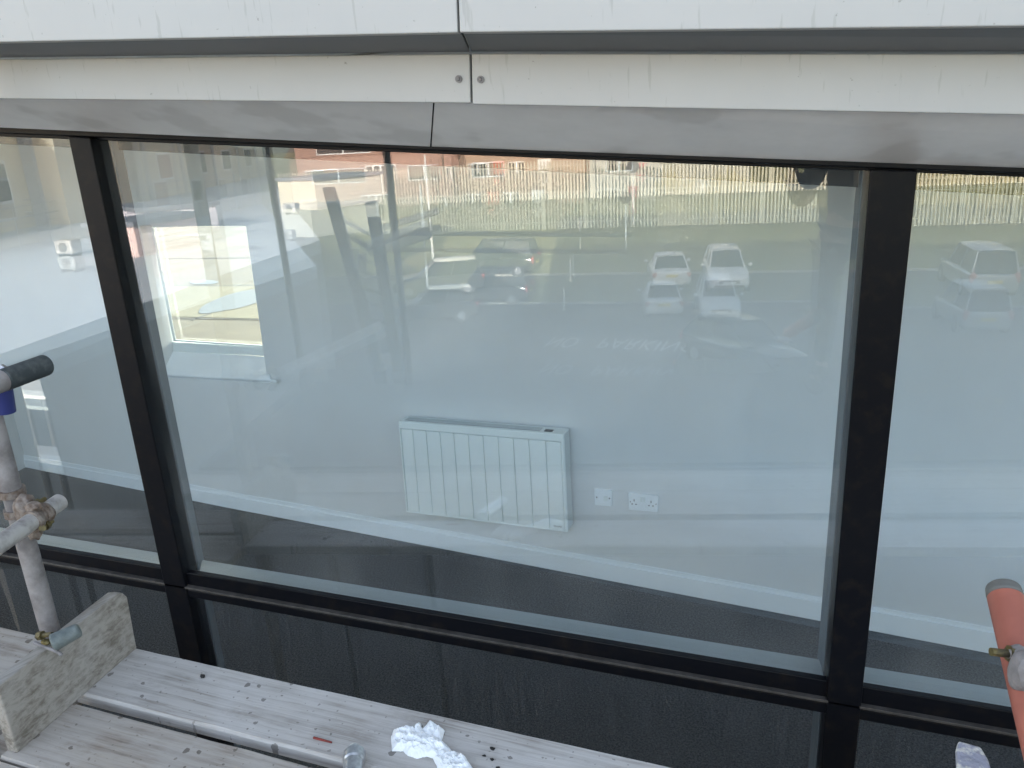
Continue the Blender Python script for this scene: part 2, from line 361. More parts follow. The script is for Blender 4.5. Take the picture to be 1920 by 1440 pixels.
# upper storeys and roof (cast the long shadow over the yard)
UX0 = -5.8
bm = NB(); box(bm, UX0, 30, -.50, 1.2, TOPZ+.005, 11.3); box(bm, -4.5, 30, -.499, 1.199, 11.301, 15.8); box(bm, UX0, 30, .9, 1.2, 7.75, TOPZ)
obj('upper_storey', bm, M['wallout'], bld)
bm = NB(); box(bm, UX0-.001, 30.01, .02, .9, 7.62, 7.70); obj('floor_slab', bm, M['ceil'], bld)
# walls beyond the glazing and beneath it
bm = NB(); box(bm, UX0, -5.6, -.02, .25, 0, 7.2); box(bm, 4.6, 30, -.02, .25, 0, 7.2); obj('outer_wall', bm, M['wallout'], bld)
bm = NB(); box(bm, -5.59, 4.59, -.02, .25, 0, 4.40); obj('outer_wall', bm, M['wallout'], bld)
# horizontal framing, slightly out of level as seen
def member(name, pix, y0, y1, m, parent=bld, bev=.003):
    """pix: TL,TR,BR,BL pixels, unprojected on y0, going back to y1"""
    bm = NB(); a = [Py(u, v, y0) for u, v in pix]; vv = Vector((0, y1-y0, 0))
    hexa(bm, a, [p+vv for p in a]); return bevel(obj(name, bm, m, parent), bev)
def ext(pl, pr, dl, dr, y):     # world line through two pixels, extended to x = dl, dr
    a = Py(*pl, y); b = Py(*pr, y); d = (b-a)/(b.x-a.x); return a+d*(dl-a.x), a+d*(dr-a.x)
def bar(name, top, bot, x0, x1, y0, y1, m, parent=bld, bev=.003):
    ta, tb = ext(*top, x0, x1, y0); ba, bb = ext(*bot, x0, x1, y0); vv = Vector((0, y1-y0, 0))
    bm = NB(); a = [ta, tb, bb, ba]; hexa(bm, a, [p+vv for p in a]); return bevel(obj(name, bm, m, parent), bev)
xl, xr = -5.6, 4.6
bar('window_head', ((0, 236), (1920, 313)), ((0, 250), (1920, 326)), xl, xr, -.034, .05, M['frame'])
bar('window_head_trim', ((0, 249), (1920, 325)), ((0, 256), (1920, 332)), xl, xr, -.012, .045, M['frame'])
# lower transom: upper face, lip with its highlight put into the colour, lower face
bar('transom', ((340, 1072), (1548, 1276)), ((340, 1099), (1548, 1313)), xl, xr, -.022, .003, M['frame'])
bar('transom_lip', ((340, 1099.5), (1548, 1313.5)), ((340, 1103), (1548, 1318)), xl, xr, -.040, .045, M['lip'], bev=.001)
bar('transom', ((340, 1103.5), (1548, 1318.5)), ((340, 1117), (1548, 1338)), xl, xr, -.034, .045, M['frame'])
# mullions
ML = dict(tl=(127, 255), tr=(166, 258), br=(382, 1242), bl=(343, 1242))
def mull(tl, tr, br, bl, x_=0, name='mullion'):
    a = [Py(*q, -.040)+Vector((x_, 0, -.0764*x_)) for q in (tl, tr, br, bl)]
    dn = (a[3]-a[0])*.55; a[2] = a[2]+dn; a[3] = a[3]+dn
    bm = NB(); vv = Vector((0, .085, 0)); hexa(bm, a, [p+vv for p in a])
    o = bevel(obj(name, bm, M['frame'], bld), .004)
    # inner box section seen through the glass
    f0, f1, f2, f3 = [p+Vector((0, .09, 0)) for p in a]; yb = .19; off = Vector((x_, 0, -.0764*x_))
    def bk(u0, v0, u1, v1):      # far edge of the box at the heights of the front edge
        p, q = Py(u0, v0, yb)+off, Py(u1, v1, yb)+off; d = (q-p)/(q.z-p.z)
        return p+d*(f0.z-p.z), p+d*(f3.z-p.z)
    if tl[0] < 900: t_, b_ = bk(230, 277, 383, 1050); g1, g2 = t_, b_; g0, g3 = f0+Vector((.01, .1, 0)), f3+Vector((.01, .1, 0))
    else: t_, b_ = bk(1604, 353, 1535, 1200); g0, g3 = t_, b_; g1, g2 = f1+Vector((-.01, .1, 0)), f2+Vector((-.01, .1, 0))
    bm = NB(); hexa(bm, [f0, f1, f2, f3], [g0, g1, g2, g3]); bevel(obj('inner_mullion', bm, M['frame_in'], bld), .004)
    return a
mull((127, 255), (168, 258), (382, 1242), (338, 1242))
mull((1632, 318), (1721, 320), (1600, 1430), (1541, 1430))
mull((1632, 318), (1721, 320), (1600, 1430), (1541, 1430), x_=2.38)
mull((127, 255), (168, 258), (382, 1242), (338, 1242), x_=-2.38)
# bulkhead behind the head and inner sill board behind the transom
bar('inner_bulkhead', ((0, 120), (1920, 210)), ((0, 270), (1920, 367)), xl, xr, .13, .20, M['bulk'])
ta, tb = ext((85, 1002), (1550, 1238), xl, xr, .16); ba, bb = ext((85, 1031), (1548, 1276), xl, xr, .008)
bm = NB(); vv = Vector((0, .0, -.05)); hexa(bm, [ta, tb, bb, ba], [ta+vv, tb+vv, bb+vv, ba+vv])
bevel(obj('inner_sill', bm, M['sill_in'], bld), .003)
# glass panes: outer sheet and a slightly out of parallel inner sheet, per bay
ht_a, ht_b = ext((0, 248), (1920, 324), xl, xr, 0); tr_a, tr_b = ext((340, 1085), (1548, 1290), xl, xr, 0)
lw_a, lw_b = ext((340, 1108), (1548, 1326), xl, xr, 0)
def on(a, b, x): return a+(b-a)*((x-a.x)/(b.x-a.x))
edges = [-5.55, -4.22, -1.84, .54, 2.92, 4.55]
_a = ray(978, 508).normalized(); _b = ray(965, 565).normalized(); N2 = (_b-Vector((_a.x, -_a.y, _a.z))).normalized()
def window_unit(i):
    xa, xb = edges[i]+.003, edges[i+1]-.003
    q = [on(tr_a, tr_b, xa), on(tr_a, tr_b, xb), on(ht_a, ht_b, xb), on(ht_a, ht_b, xa)]
    bm = NB(); face(bm, q); o1 = obj('window_pane', bm, M['glass'], bld)
    c = (q[0]+q[2])/2+Vector((0, .042, 0))
    k = {0: (0, 0), 1: (.004, .006), 2: (0, 0), 3: (.003, -.004), 4: (0, 0)}[i]
    n = (N2+Vector((k[0], 0, k[1]))).normalized()
    bm = NB(); face(bm, [Vector((p.x, c.y-(n.x*(p.x-c.x)+n.z*(p.z-c.z))/n.y, p.z)) for p in q]); obj('inner_pane', bm, M['glass2'], o1)
    b0 = Vector((0, 0, 0)); zb = 4.42
    q = [Vector((xa, 0, zb)), Vector((xb, 0, zb)), on(lw_a, lw_b, xb), on(lw_a, lw_b, xa)]
    bm = NB(); face(bm, q); obj('lower_pane', bm, M['glass_low'], bld)
for i in range(5): window_unit(i)
# ------------------------------------------------------------------ the room
FZ = 7-2.175*1.15
bm = NB(); box(bm, -7, 5, .26, 4.2, FZ-.1, FZ); tag(obj('floor', bm, M['carpet']), kind='structure')
bm = NB(); box(bm, -7, 5, .21, 4.2, 7.46, 7.56); tag(obj('ceiling', bm, mat('ceiling_white', (.85, .85, .84), .9)), kind='structure')
bm = NB(); box(bm, 4.4, 4.55, .26, 1.2, FZ, 7.45)
tag(obj('end_wall', bm, M['wall_in']), 'plain pale end wall closing the room on the right', 'wall')
bm = NB(); box(bm, -5.7, -5.55, .26, 3.4, FZ, 7.45)
tag(obj('end_wall', bm, M['wall_in']), 'plain pale end wall closing the room on the left', 'wall')
# back wall with its window opening
wall = thing('interior_wall', 'smooth pale painted wall facing the glazing with a window near its left end', 'wall', (WP.x, WP.y, FZ))
oTL, oTR, oBR, oBL = Pw(262, 423), Pw(461, 424), Pw(501, 708), Pw(311, 704)
def wpt(s, z): q = WP+WB*s; return Vector((q.x, q.y, z))
a0, a1, a2, a3 = wpt(-6.2, FZ), wpt(5.2, FZ), wpt(5.2, 7.45), wpt(-6.2, 7.45)
bm = NB()
for qd in ([a0, a1, oBR, oBL], [a1, a2, oTR, oBR], [a2, a3, oTL, oTR], [a3, a0, oBL, oTL]):
    hexa(bm, qd, [p+WN*.125 for p in qd])
obj('wall_face', bm, M['wall_in'], wall)
# window of the back wall, set back in the opening
rec = -.10
wf = thing('back_window', 'white framed window in the pale wall looking on to a sunlit flat roof', 'window', tuple(Pw(400, 660, rec)))
def wframe(name, pts, th, m, par):
    bm = NB(); a = [Pw(u, v, rec) for u, v in pts]; hexa(bm, a, [p+WN*th for p in a]); return bevel(obj(name, bm, m, par), .004)
fr = wframe('window_frame', [(256, 418), (281, 429), (323, 641), (305, 660)], .022, M['upvc'], wf)
wframe('window_frame', [(305, 660), (323, 641), (506, 651), (520, 669)], .022, M['upvc'], wf)
wframe('window_frame', [(494, 651), (520, 669), (500, 410), (470, 421)], .022, M['upvc'], wf)
wframe('window_frame', [(256, 418), (281, 427), (470, 421), (500, 408)], .022, M['upvc'], wf)
bm = NB(); face(bm, [Pw(u, v, rec-.03) for u, v in ((276, 424), (474, 416), (510, 655), (318, 645))]); obj('pane', bm, M['glass_thin'], wf)
# opening bead, thin cream edge
bm = NB(); a = [Pw(u, v, rec+.012) for u, v in ((283, 428), (287, 428), (329, 640), (325, 640))]; hexa(bm, a, [p+WN*.01 for p in a]); obj('bead', bm, M['upvc'], wf)
bm = NB(); a = [Pw(u, v, rec+.012) for u, v in ((325, 640), (327, 637), (497, 648), (497, 651))]; hexa(bm, a, [p+WN*.01 for p in a]); obj('bead', bm, M['upvc'], wf)
# sill board with a small horn
bm = NB(); a = [Pw(308, 657, rec+.0), Pw(506, 668, rec+.0), Pw(507, 712, .03), Pw(309, 702, .03)]; dn = Vector((0, 0, -.028)); hexa(bm, a, [p+dn for p in a])
a = [Pw(300, 701, .03), Pw(519, 712, .03), Pw(507, 708, .0), Pw(311, 698, .0)]; hexa(bm, a, [p+dn for p in a])
bevel(obj('window_sill', bm, M['white'], wf), .008)
# skirting
def on_wall(pix, off, th, name, m, par, bev=.003, smooth=False):
    bm = NB(); a = [Pw(u, v, off) for u, v in pix]; hexa(bm, a, [p+WN*th for p in a]); return bevel(obj(name, bm, m, par), bev)
def wl(p1, p2, s0, s1, off):
    a = Pw(*p1, off); b = Pw(*p2, off); d = (b-a)/((b-a).dot(WB)); return a+d*(s0-(a-WP).dot(WB)), a+d*(s1-(a-WP).dot(WB))
for (t1, t2, b1, b2, off, nm, mm) in (((357, 909), (1533, 1119), (357, 917), (1533, 1128), .010, 'skirting_top', M['white']),
                                      ((357, 917), (1533, 1128), (357, 939), (1533, 1164), .018, 'skirting', M['white']),):
    ta, tb = wl(t1, t2, -5.9, 5, off); ba, bb = wl(b1, b2, -5.9, 5, off); vv = WN*(off-.001)
    bm = NB(); hexa(bm, [ta, tb, bb, ba], [p+vv for p in (ta, tb, bb, ba)]); bevel(obj(nm, bm, mm, wall), .003)
ta, tb = wl((357, 940), (1533, 1165), -5.9, 5, .012); ba, bb = wl((357, 958), (1533, 1190), -5.9, 5, .06)
bm = NB(); vv = WN*.011; hexa(bm, [ta, tb, bb, ba], [p+vv for p in (ta, tb, bb, ba)]); obj('dark_floor_strip', bm, M['floor_strip'], wall)  # dark strip along the foot of the skirting
# heater
ht = thing('panel_heater', 'slim white electric panel heater with vertical grooves fixed on the pale wall', 'heater', tuple(Pw(905, 990)))
H = [(747, 792), (1056, 817), (1064, 998), (762, 960)]     # front face
DEP = .115
hf = [Pw(u, v, DEP) for u, v in H]
def hq(s, t, off=0.0):   # s along, t down, point on the heater's front
    a = hf[0]+(hf[1]-hf[0])*s; b = hf[3]+(hf[2]-hf[3])*s; return a+(b-a)*t-WN*off
bm = NB(); bk4 = [p+WN*(DEP-.02) for p in hf]; hexa(bm, [p+WN*.012 for p in hf], bk4); bevel(obj('casing', bm, M['heater_side'], ht), .008, 3)
ng = 11
bm = NB()
cuts = [0.03]+[.085+(.975-.085)*k/10 for k in range(11)]
cuts = [0.012, .09, .178, .267, .355, .445, .535, .625, .715, .805, .9, .985]
for k in range(11):
    s0, s1 = cuts[k]+.0020, cuts[k+1]-.0020
    a = [hq(s0, .07), hq(s1, .07), hq(s1, .985), hq(s0, .985)]; hexa(bm, a, [p+WN*.012 for p in a])
a = [hq(.0, .0), hq(1, .0), hq(1, .062), hq(0, .062)]; hexa(bm, a, [p+WN*.014 for p in a])
bevel(obj('front_panel', bm, M['heater'], ht), .0025)
bm = NB(); a = [hq(.985, .0, .002), hq(1.0, .0, .002), hq(1.0, 1.0, .002), hq(.985, 1.0, .002)]; hexa(bm, a, [p+WN*.02 for p in a])
a = [hq(0, .0, .002), hq(.008, .0, .002), hq(.008, 1.0, .002), hq(.0, 1.0, .002)]; hexa(bm, a, [p+WN*.02 for p in a])
a = [hq(.008, .985, .002), hq(.985, .985, .002), hq(.985, 1, .002), hq(.008, 1, .002)]; hexa(bm, a, [p+WN*.02 for p in a])
bevel(obj('edge_trim', bm, M['heater'], ht), .003)
# top grille
upv = (hq(0, 0)-hq(0, 1)).normalized(); al = (hq(1, 0)-hq(0, 0)).normalized(); LW = (hq(1, 0)-hq(0, 0)).length
def top(s, d, h=0): return hq(s, 0)+WN*d+upv*h
bm = NB(); a = [top(.03, .022, .0085), top(.86, .022, .0085), top(.86, .072, .0085), top(.03, .072, .0085)]; hexa(bm, a, [p-upv*.006 for p in a]); g_ = obj('outlet_grille', bm, M['dark_slot'], ht)
bm = NB()
for k in range(5):
    d = .022+.05*(k+.5)/5
    a = [top(.03, d-.002, .011), top(.86, d-.002, .011), top(.86, d+.002, .011), top(.03, d+.002, .011)]; hexa(bm, a, [p-upv*.004 for p in a])
obj('grille_bars', bm, M['heater_side'], g_)
bm = NB(); a = [top(0, .0, .008), top(1, .0, .008), top(1, DEP-.02, .008), top(0, DEP-.02, .008)]; hexa(bm, a, [p-upv*.0085 for p in a]); bevel(obj('top_cover', bm, M['heater'], ht), .003)
bm = NB(); a = [top(.885, .02, .011), top(.93, .02, .011), top(.93, .05, .011), top(.885, .05, .011)]; hexa(bm, a, [p-upv*.004 for p in a]); obj('control_display', bm, M['dark_slot'], ht)
bm = text_mesh('Dimplex', 1.0); xs = [v.co.x for v in bm.verts]; x0, x1 = min(xs), max(xs); wl_ = .048/LW
for v in bm.verts:
    s = .925+(v.co.x-x0)/(x1-x0)*wl_; base = hq(s, .955, .0008); v.co = base+upv*(v.co.y*(.048/(x1-x0)))
obj('maker_lettering', bm, M['dark_slot'], ht)
# sockets
def plate(name, pix, label, cat):
    t = thing(name, label, cat, tuple(Pw(sum(q[0] for q in pix)/4, sum(q[1] for q in pix)/4)))
    c = [Pw(u, v, .012) for u, v in pix]; bm = NB(); hexa(bm, c, [p+WN*.0115 for p in c]); bevel(obj('face_plate', bm, M['white'], t), .003)
    def at(s, tt, off=0): a = c[0]+(c[1]-c[0])*s; b = c[3]+(c[2]-c[3])*s; return a+(b-a)*tt-WN*off
    return t, at
def bit(at, s0, s1, t0, t1, off, m, par, name, th=.004):
    bm = NB(); a = [at(s0, t0, off), at(s1, t0, off), at(s1, t1, off), at(s0, t1, off)]; hexa(bm, a, [p+WN*th for p in a]); return obj(name, bm, m, par)
t, at = plate('switch_plate', [(1114, 917), (1147, 920), (1147, 950), (1115, 947)], 'square white switched spur plate on the wall right of the heater', 'switch')
bit(at, .54, .76, .38, .66, .004, M['upvc'], t, 'rocker_switch')
bit(at, .10, .17, .46, .54, .0006, M['dark_slot'], t, 'screw'); bit(at, .84, .91, .46, .54, .0006, M['dark_slot'], t, 'screw')
t, at = plate('double_socket', [(1178, 924), (1234, 930), (1233, 961), (1178, 956)], 'white double wall socket with two switches near the skirting', 'socket')
bit(at, .41, .48, .16, .44, .005, M['upvc'], t, 'rocker_switch'); bit(at, .51, .58, .16, .44, .005, M['upvc'], t, 'rocker_switch')
for sx in (.2, .77):
    bm = NB()
    for (s0, s1, t0, t1) in ((sx-.014, sx+.014, .34, .46), (sx-.09, sx-.045, .60, .66), (sx+.045, sx+.09, .60, .66)):
        a = [at(s0, t0, .0006), at(s1, t0, .0006), at(s1, t1, .0006), at(s0, t1, .0006)]; hexa(bm, a, [p+WN*.001 for p in a])
    obj('pin_holes', bm, M['dark_slot'], t)
bit(at, .06, .085, .48, .54, .0006, M['dark_slot'], t, 'screw'); bit(at, .93, .955, .48, .54, .0006, M['dark_slot'], t, 'screw')
# flat roof outside the back window
RZ = 5.0
bm = NB(); box(bm, -16, 8, 4.3, 40, RZ-.3, RZ)
rf = thing('flat_roof', 'sunlit cream flat roof with felt seams seen through the back window', 'roof', (0, 20, RZ-.3))
obj('roof_deck', bm, M['roof_felt'], rf)
def roofpt(u, v, dz=0): return Pz(u, v, RZ+dz)
M['seam'] = mat('felt_seam', (.05, .05, .04), .9); M['puddle'] = mat('wet_felt', (.095, .115, .12), .45, spec=.25); M['newfelt'] = mat('pale_felt', (.155, .142, .082), .9, var=.12, vscale=2)
def seam(u0, v0, u1, v1, w_=.03):
    a, b = roofpt(u0, v0, .006), roofpt(u1, v1, .006); d = (b-a).normalized(); n = Vector((-d.y, d.x, 0))*w_
    bm = NB(); face(bm, [a-n, b-n, b+n, a+n]); obj('felt_seam', bm, M['seam'], rf)
bm = NB(); a = [roofpt(308, 535, .004), roofpt(500, 531, .004), roofpt(510, 598, .004), roofpt(315, 593, .004)]; face(bm, a); obj('felt_patch', bm, M['newfelt'], rf)
seam(250, 536, 560, 534, .035); seam(360, 600, 540, 534, .02); seam(250, 485, 560, 482, .03); seam(300, 596, 560, 600, .02)
def blob(name, cu, cv, ru, rv, m, dz, rot=0, par=rf):
    pts = []
    for i in range(28):
        t_ = i*2*math.pi/28; k = 1+.15*noise.noise(Vector((math.cos(t_)*1.3, math.sin(t_)*1.3, cu)))
        x = math.cos(t_)*ru*k; y = math.sin(t_)*rv*k; pts.append(roofpt(cu+x*math.cos(rot)-y*math.sin(rot), cv+x*math.sin(rot)+y*math.cos(rot), dz))
    bm = NB(); face(bm, pts); obj(name, bm, m, par)
blob('puddle', 382, 529, 28, 4, M['puddle'], .009); blob('puddle', 445, 563, 75, 14, M['puddle'], .009, -.27)
# ------------------------------------------------------------------ scaffold at the glazing
DK = 5.46                                # deck level
E1 = (Pz(1270, 1440, DK)-Pz(257, 1215, DK)).normalized(); E2 = Vector((E1.y, -E1.x, 0))     # along / across towards the camera
A0 = Pz(257, 1215, DK); 
def board(name, off, wd, th, s0, s1, m, label, seed, dz=0, skew=0):
    """off: distance of its far edge from the first far edge"""
    bm = NB(); N = 60; rows = []
    for i in range(N+1):
        s = s0+(s1-s0)*i/N; sec = []
        for k, (o, z) in enumerate(((off+.004, 0), (off, -.006), (off, -th), (off+wd, -th), (off+wd, -.007), (off+wd-.006, 0), (off+wd*.66, .0), (off+wd*.33, .0))):
            wob = .0022*noise.noise(Vector((s*7, seed*3.1+k, 0)))+.0012*noise.noise(Vector((s*30, seed*3.1+k, 0)))
            edge = wob if k in (0, 1, 4, 5) else 0
            q = A0+E1*s+E2*(o+edge+skew*s); sec.append(bm.verts.new((q.x, q.y, DK+dz+z+.0012*noise.noise(Vector((s*5, k*2, seed))))))
        rows.append(sec)
    for i in range(N):
        for k in range(8): bm.faces.new([rows[i][k], rows[i+1][k], rows[i+1][(k+1) % 8], rows[i][(k+1) % 8]])
    bm.faces.new(rows[0]); bm.faces.new(rows[-1][::-1])
    o = obj(name, bm, m); smooth_auto(o, 30)
    return tag(o, label, 'board', 'scaffold boards of the deck')
W_ = .225
board('scaffold_board', 0, W_, .038, -.02, 3.9, M['board1'], 'pale spotted scaffold board nearest the glazing, with the tissue on it', 1)
board('scaffold_board', W_+.038, W_, .038, -.0, 3.9, M['board2'], 'brown scaffold board across the dark gap from the board with the tissue', 2, skew=.004)
board('scaffold_board', 2*W_+.046, W_, .038, -.6, 3.9, M['board2'], 'scaffold board beneath the lower end of the leaning toe board', 3)
q0 = A0+E1*-.6+E2*(3*(W_+.012)+.09); bm = NB()  # unseen sheet added, dark so that no board stripes mirror in the glass
prism(bm, [Vector((p.x, p.y, DK-.02)) for p in (q0, q0+E1*4.5, q0+E1*4.5+E2*1.75, q0+E2*1.75)], (0, 0, .018))
tag(obj('added_deck_sheet', bm, M['deck_dimmed']), 'added deck sheet under the person, made dark to keep its reflection faint', 'board')
# short deck to the left of the toe board
for k in range(2):
    o = board('scaffold_board', k*(W_+.02)-.02, W_, .038, -2.2, -.075, M['board2'], ['darker board beyond the toe board, nearer the glazing', 'darker board beyond the toe board, nearer the viewer'][k], 30+k, dz=-.06)
# toe board standing on edge
tA, tB = Pz(257, 1215, DK), Pz(13, 1430, DK)
dt = (tB-tA).normalized(); nt_ = Vector((dt.y, -dt.x, 0)) 
if nt_.x > 0: nt_ = -nt_
def yplane(u, v):   # point on the vertical plane of the toe board
    d = ray(u, v); return C0+d*((tA-C0).dot(nt_)/d.dot(nt_))
pr = [yplane(257, 1215), yplane(252, 1190), yplane(239, 1119), yplane(231, 1112), yplane(219, 1113), yplane(211, 1119)]
far = yplane(-5, 1288); pr += [far, far+(pr[0]-pr[-1])*0+Vector((0, 0, -.225))]
far_b = tA+dt*((far-tA).dot(dt)); pr[-1] = far_b
bm = NB(); prism(bm, pr, nt_*.036)
o = bevel(obj('toe_board', bm, M['toe']), .004); tag(o, 'weathered plank standing on edge across the deck, its rounded end towards the glazing', 'board')
# tubes
def depth_pt(u, v, dist):   # at a given distance along the view axis
    return C0+ray(u, v)*(dist/F)
TR = .02415
st = thing('scaffold_standard', 'weathered grey upright scaffold tube at the left edge clamped to the toe board', 'scaffold tube')
d = ray(100, 1203); pS = C0+d*((tA+nt_*.072-C0).dot(nt_)/d.dot(nt_)); st.location = (pS.x, pS.y, 0); TR1 = .0265
def sp(u, v, dy=0): return Py(u, v, pS.y+dy)
up_ = nrm(Vector((0, 0, 1)))
bm = NB(); tube(bm, Vector((pS.x, pS.y, 0)), Vector((pS.x, pS.y, 9.3)), TR1, n=28); o = obj('tube', bm, M['galv'], st); smooth_auto(o)
# ledger clamped to it, pointing at the glass
E_ = sp(112, 941, .02); G_ = Pz(-190, 1145, E_.z-.02)
def toward(a, u, v, ln, z=None):
    b = Pz(u, v, a.z if z is None else z); return a+(b-a).normalized()*ln
G_ = toward(E_, -60, 1062, 1.0)
tt = thing('scaffold_tube', 'pale short scaffold tube clamped across the upright with its end at the glass', 'scaffold tube', tuple(E_))
bm = NB(); hollow(bm, E_, G_, .0235); o = obj('tube', bm, M['galv_pale'], tt); smooth_auto(o)
E2_ = depth_pt(86, 684, 1.62); 
k2 = toward(E2_, -60, 737, .8)
tt2 = thing('sleeved_tube', 'dark sleeved scaffold tube end poking in from the left edge with blue tape', 'scaffold tube', tuple(E2_))
bm = NB(); d2 = (k2-E2_).normalized(); RS = .0225; tube(bm, E2_, E2_+d2*.11, RS, n=28); o = obj('sleeve', bm, M['rubber'], tt2); smooth_auto(o); bevel(o, .004, 3)
bm = NB(); tube(bm, E2_+d2*.11, k2, RS*.97, n=28); o = obj('tube', bm, M['galv'], tt2); smooth_auto(o)
bm = NB(); cc = depth_pt(6, 730, 1.60); tube(bm, cc+Vector((0, 0, .028)), cc+Vector((-.01, 0, -.05)), .02, n=18); o = obj('blue_tape', bm, M['blue'], tt2); smooth_auto(o)
bm = NB(); c_ = depth_pt(10, 695, 1.57); tube(bm, c_, c_+Vector((.012, -.004, -.006)), .0055, n=6); tube(bm, c_-Vector((.01, 0, -.006)), c_, .009, n=6); obj('bolt', bm, M['galv_new'], tt2)
# couplers
def lump(bm, c, r, sc=(1, 1, 1), seed=0, amp=.25):
    g = bmesh.ops.create_icosphere(bm, subdivisions=3, radius=r)
    for v in g['verts']:
        k = 1+amp*noise.noise(v.co*(1.6/r)+Vector((seed, seed*2, 0)))
        v.co = Vector((v.co.x*sc[0]*k, v.co.y*sc[1]*k, v.co.z*sc[2]*k))+Vector(c)
cM = (pS.x, pS.y, 0)
tdir = (G_-E_).normalized()
# closest approach of the two tubes
cz = depth_pt(66, 982, 1.76)
def near_axis(u, v):     # point of the short tube's axis seen nearest pixel (u, v)
    best = None
    for k in range(200):
        q = E_+tdir*(k*.005); c = q-C0; cc_ = (rx.dot(c), -up.dot(c), -bk.dot(c)); uu, vv_ = CX+F*cc_[0]/cc_[2], CY+F*cc_[1]/cc_[2]
        e = (uu-u)**2+(vv_-v)**2
        if best is None or e < best[0]: best = (e, q)
    return best[1]
ccx = near_axis(72, 968); cst = thing('scaffold_coupler', 'rusty bolted clamp joining the upright and the short pale tube', 'clamp', tuple(ccx))
def jit(bm, a, f=50):
    for v in bm.verts: v.co += Vector((noise.noise(v.co*f), noise.noise(v.co*f+Vector((9, 0, 0))), noise.noise(v.co*f+Vector((0, 9, 0)))))*a
bm = NB()
for k in range(7): tube(bm, ccx+tdir*(-.030+k*.0085), ccx+tdir*(-.030+k*.0085+.0075), .0285+.0035*math.sin(k*1.3), .0285+.0035*math.sin(k*1.3+1), n=26)
mid = Vector((pS.x, pS.y, ccx.z))
for z in (-.038, .022): tube(bm, mid+Vector((0, 0, z)), mid+Vector((0, 0, z+.022)), .0335, n=26)
lump(bm, (ccx+mid)/2, .03, (1, 1, 1.5), 3, .3); lump(bm, ccx+Vector((.005, -.01, .036)), .016, (1.5, 1, .8), 8, .4); lump(bm, ccx+Vector((-.01, -.01, -.04)), .017, (1, 1, 1.2), 9, .4)
jit(bm, .0022); o = obj('clamp_body', bm, M['coupler'], cst); smooth_auto(o, 50)
tov = (C0-ccx).normalized(); side = tdir.cross(tov).normalized()
for sgn, ln in ((1, .05), (-1, .045)):
    q = ccx-tdir*.022*sgn*.6+side*.030*sgn+tov*.006
    bm = NB(); tube(bm, q-tdir*.004, q-tdir*(.004+ln*.8), .0065, n=12); tube(bm, q-tdir*.010, q-tdir*.022, .0125, n=6); tube(bm, q-tov*.02, q+tov*.016, .009, n=10); o = obj('bolt', bm, M['brassy'], cst)
tc_ = thing('board_clamp', 'grey clamp gripping the top edge of the leaning plank beside the upright', 'clamp', tuple(sp(125, 1195, -.03)))
ca, cb = sp(150, 1180, -.05), sp(98, 1206, -.10)
bm = NB(); tube(bm, ca, cb, .020, .026, n=20); o = obj('clamp_body', bm, mat('clamp_grey', (.17, .20, .20), .6, col2=(.10, .12, .12), vscale=30, bump=.4, bscale=80), tc_); bevel(o, .007, 3); smooth_auto(o, 60)
bm = NB(); q = sp(72, 1192, -.08); tube(bm, q, q+Vector((.05, 0, .01)), .007, n=10); tube(bm, q, q+Vector((.016, 0, .003)), .013, n=6); lump(bm, q+Vector((.022, 0, -.018)), .012, (1.3, .9, .7), 3)
obj('bolt', bm, M['brassy'], tc_)
bm = NB(); q1, q2 = sp(64, 1205, -.09), sp(108, 1222, -.09); tube(bm, q1, q2, .005, n=10); tube(bm, q2, q2+(Vector((.012, 0, -.01))), .005, n=10); obj('strap', bm, M['galv'], tc_)
# orange sleeved tube at the right edge
oa = depth_pt(1880, 1100, 1.22); ob = toward(oa, 1932, 1330, 1.0, z=None) 
ob = depth_pt(1960, 1420, 1.02)
ot = thing('orange_tube', 'orange sleeved upright tube with a grey end cap at the right edge', 'scaffold tube', tuple(ob))
dd = (oa-ob).normalized()
bm = NB(); tube(bm, oa-dd*.022, ob-dd*.3, .0255, n=28); o = obj('sleeve', bm, M['orange'], ot); smooth_auto(o)
bm = NB(); tube(bm, oa-dd*.022, oa, .0265, .0245, n=28); o = obj('end_cap', bm, M['cap'], ot); smooth_auto(o); bevel(o, .006, 3)
fc = thing('right_coupler', 'galvanised coupler with a protruding bolt on the orange tube', 'clamp', tuple(depth_pt(1905, 1228, 1.12)))
q = depth_pt(1908, 1228, 1.10)
bm = NB(); lump(bm, q, .016, (1.0, .9, .9), 5, .15); lump(bm, depth_pt(1922, 1262, 1.08), .026, (.8, .9, 1.3), 7, .12); obj('clamp_body', bm, M['galv'], fc)
bm = NB(); qb = depth_pt(1858, 1222, 1.10); tube(bm, qb, q, .0058, n=12); tube(bm, q-(q-qb)*.35, q-(q-qb)*.05, .012, n=6); obj('bolt', bm, M['brassy'], fc)
# painted timber end lower right
qa = depth_pt(1822, 1395, 1.12); qb = depth_pt(1850, 1560, 1.0)
dd = (qb-qa).normalized(); sx = w_axis(Vector((1, 0, 0))); sn = dd.cross(sx).normalized(); sx = sn.cross(dd).normalized()
bm = NB()
a = [qa-sx*.017, qa+sx*.012, qa+sx*.019+dd*.02, qb+sx*.03, qb-sx*.03, qa-sx*.021+dd*.015]
prism(bm, a, -sn*.012)
o = bevel(obj('painted_batten', bm, mat('flaking_white_paint', (.66, .65, .60), .7, col2=(.30, .31, .38), vscale=34, bump=.5, bscale=60, lo=.45, hi=.55)), .003)
tag(o, 'end of a paint splashed pale batten rising at the lower right', 'batten')
# things lying on the boards
def deckpt(u, v, dz=0): return Pz(u, v, DK+dz)
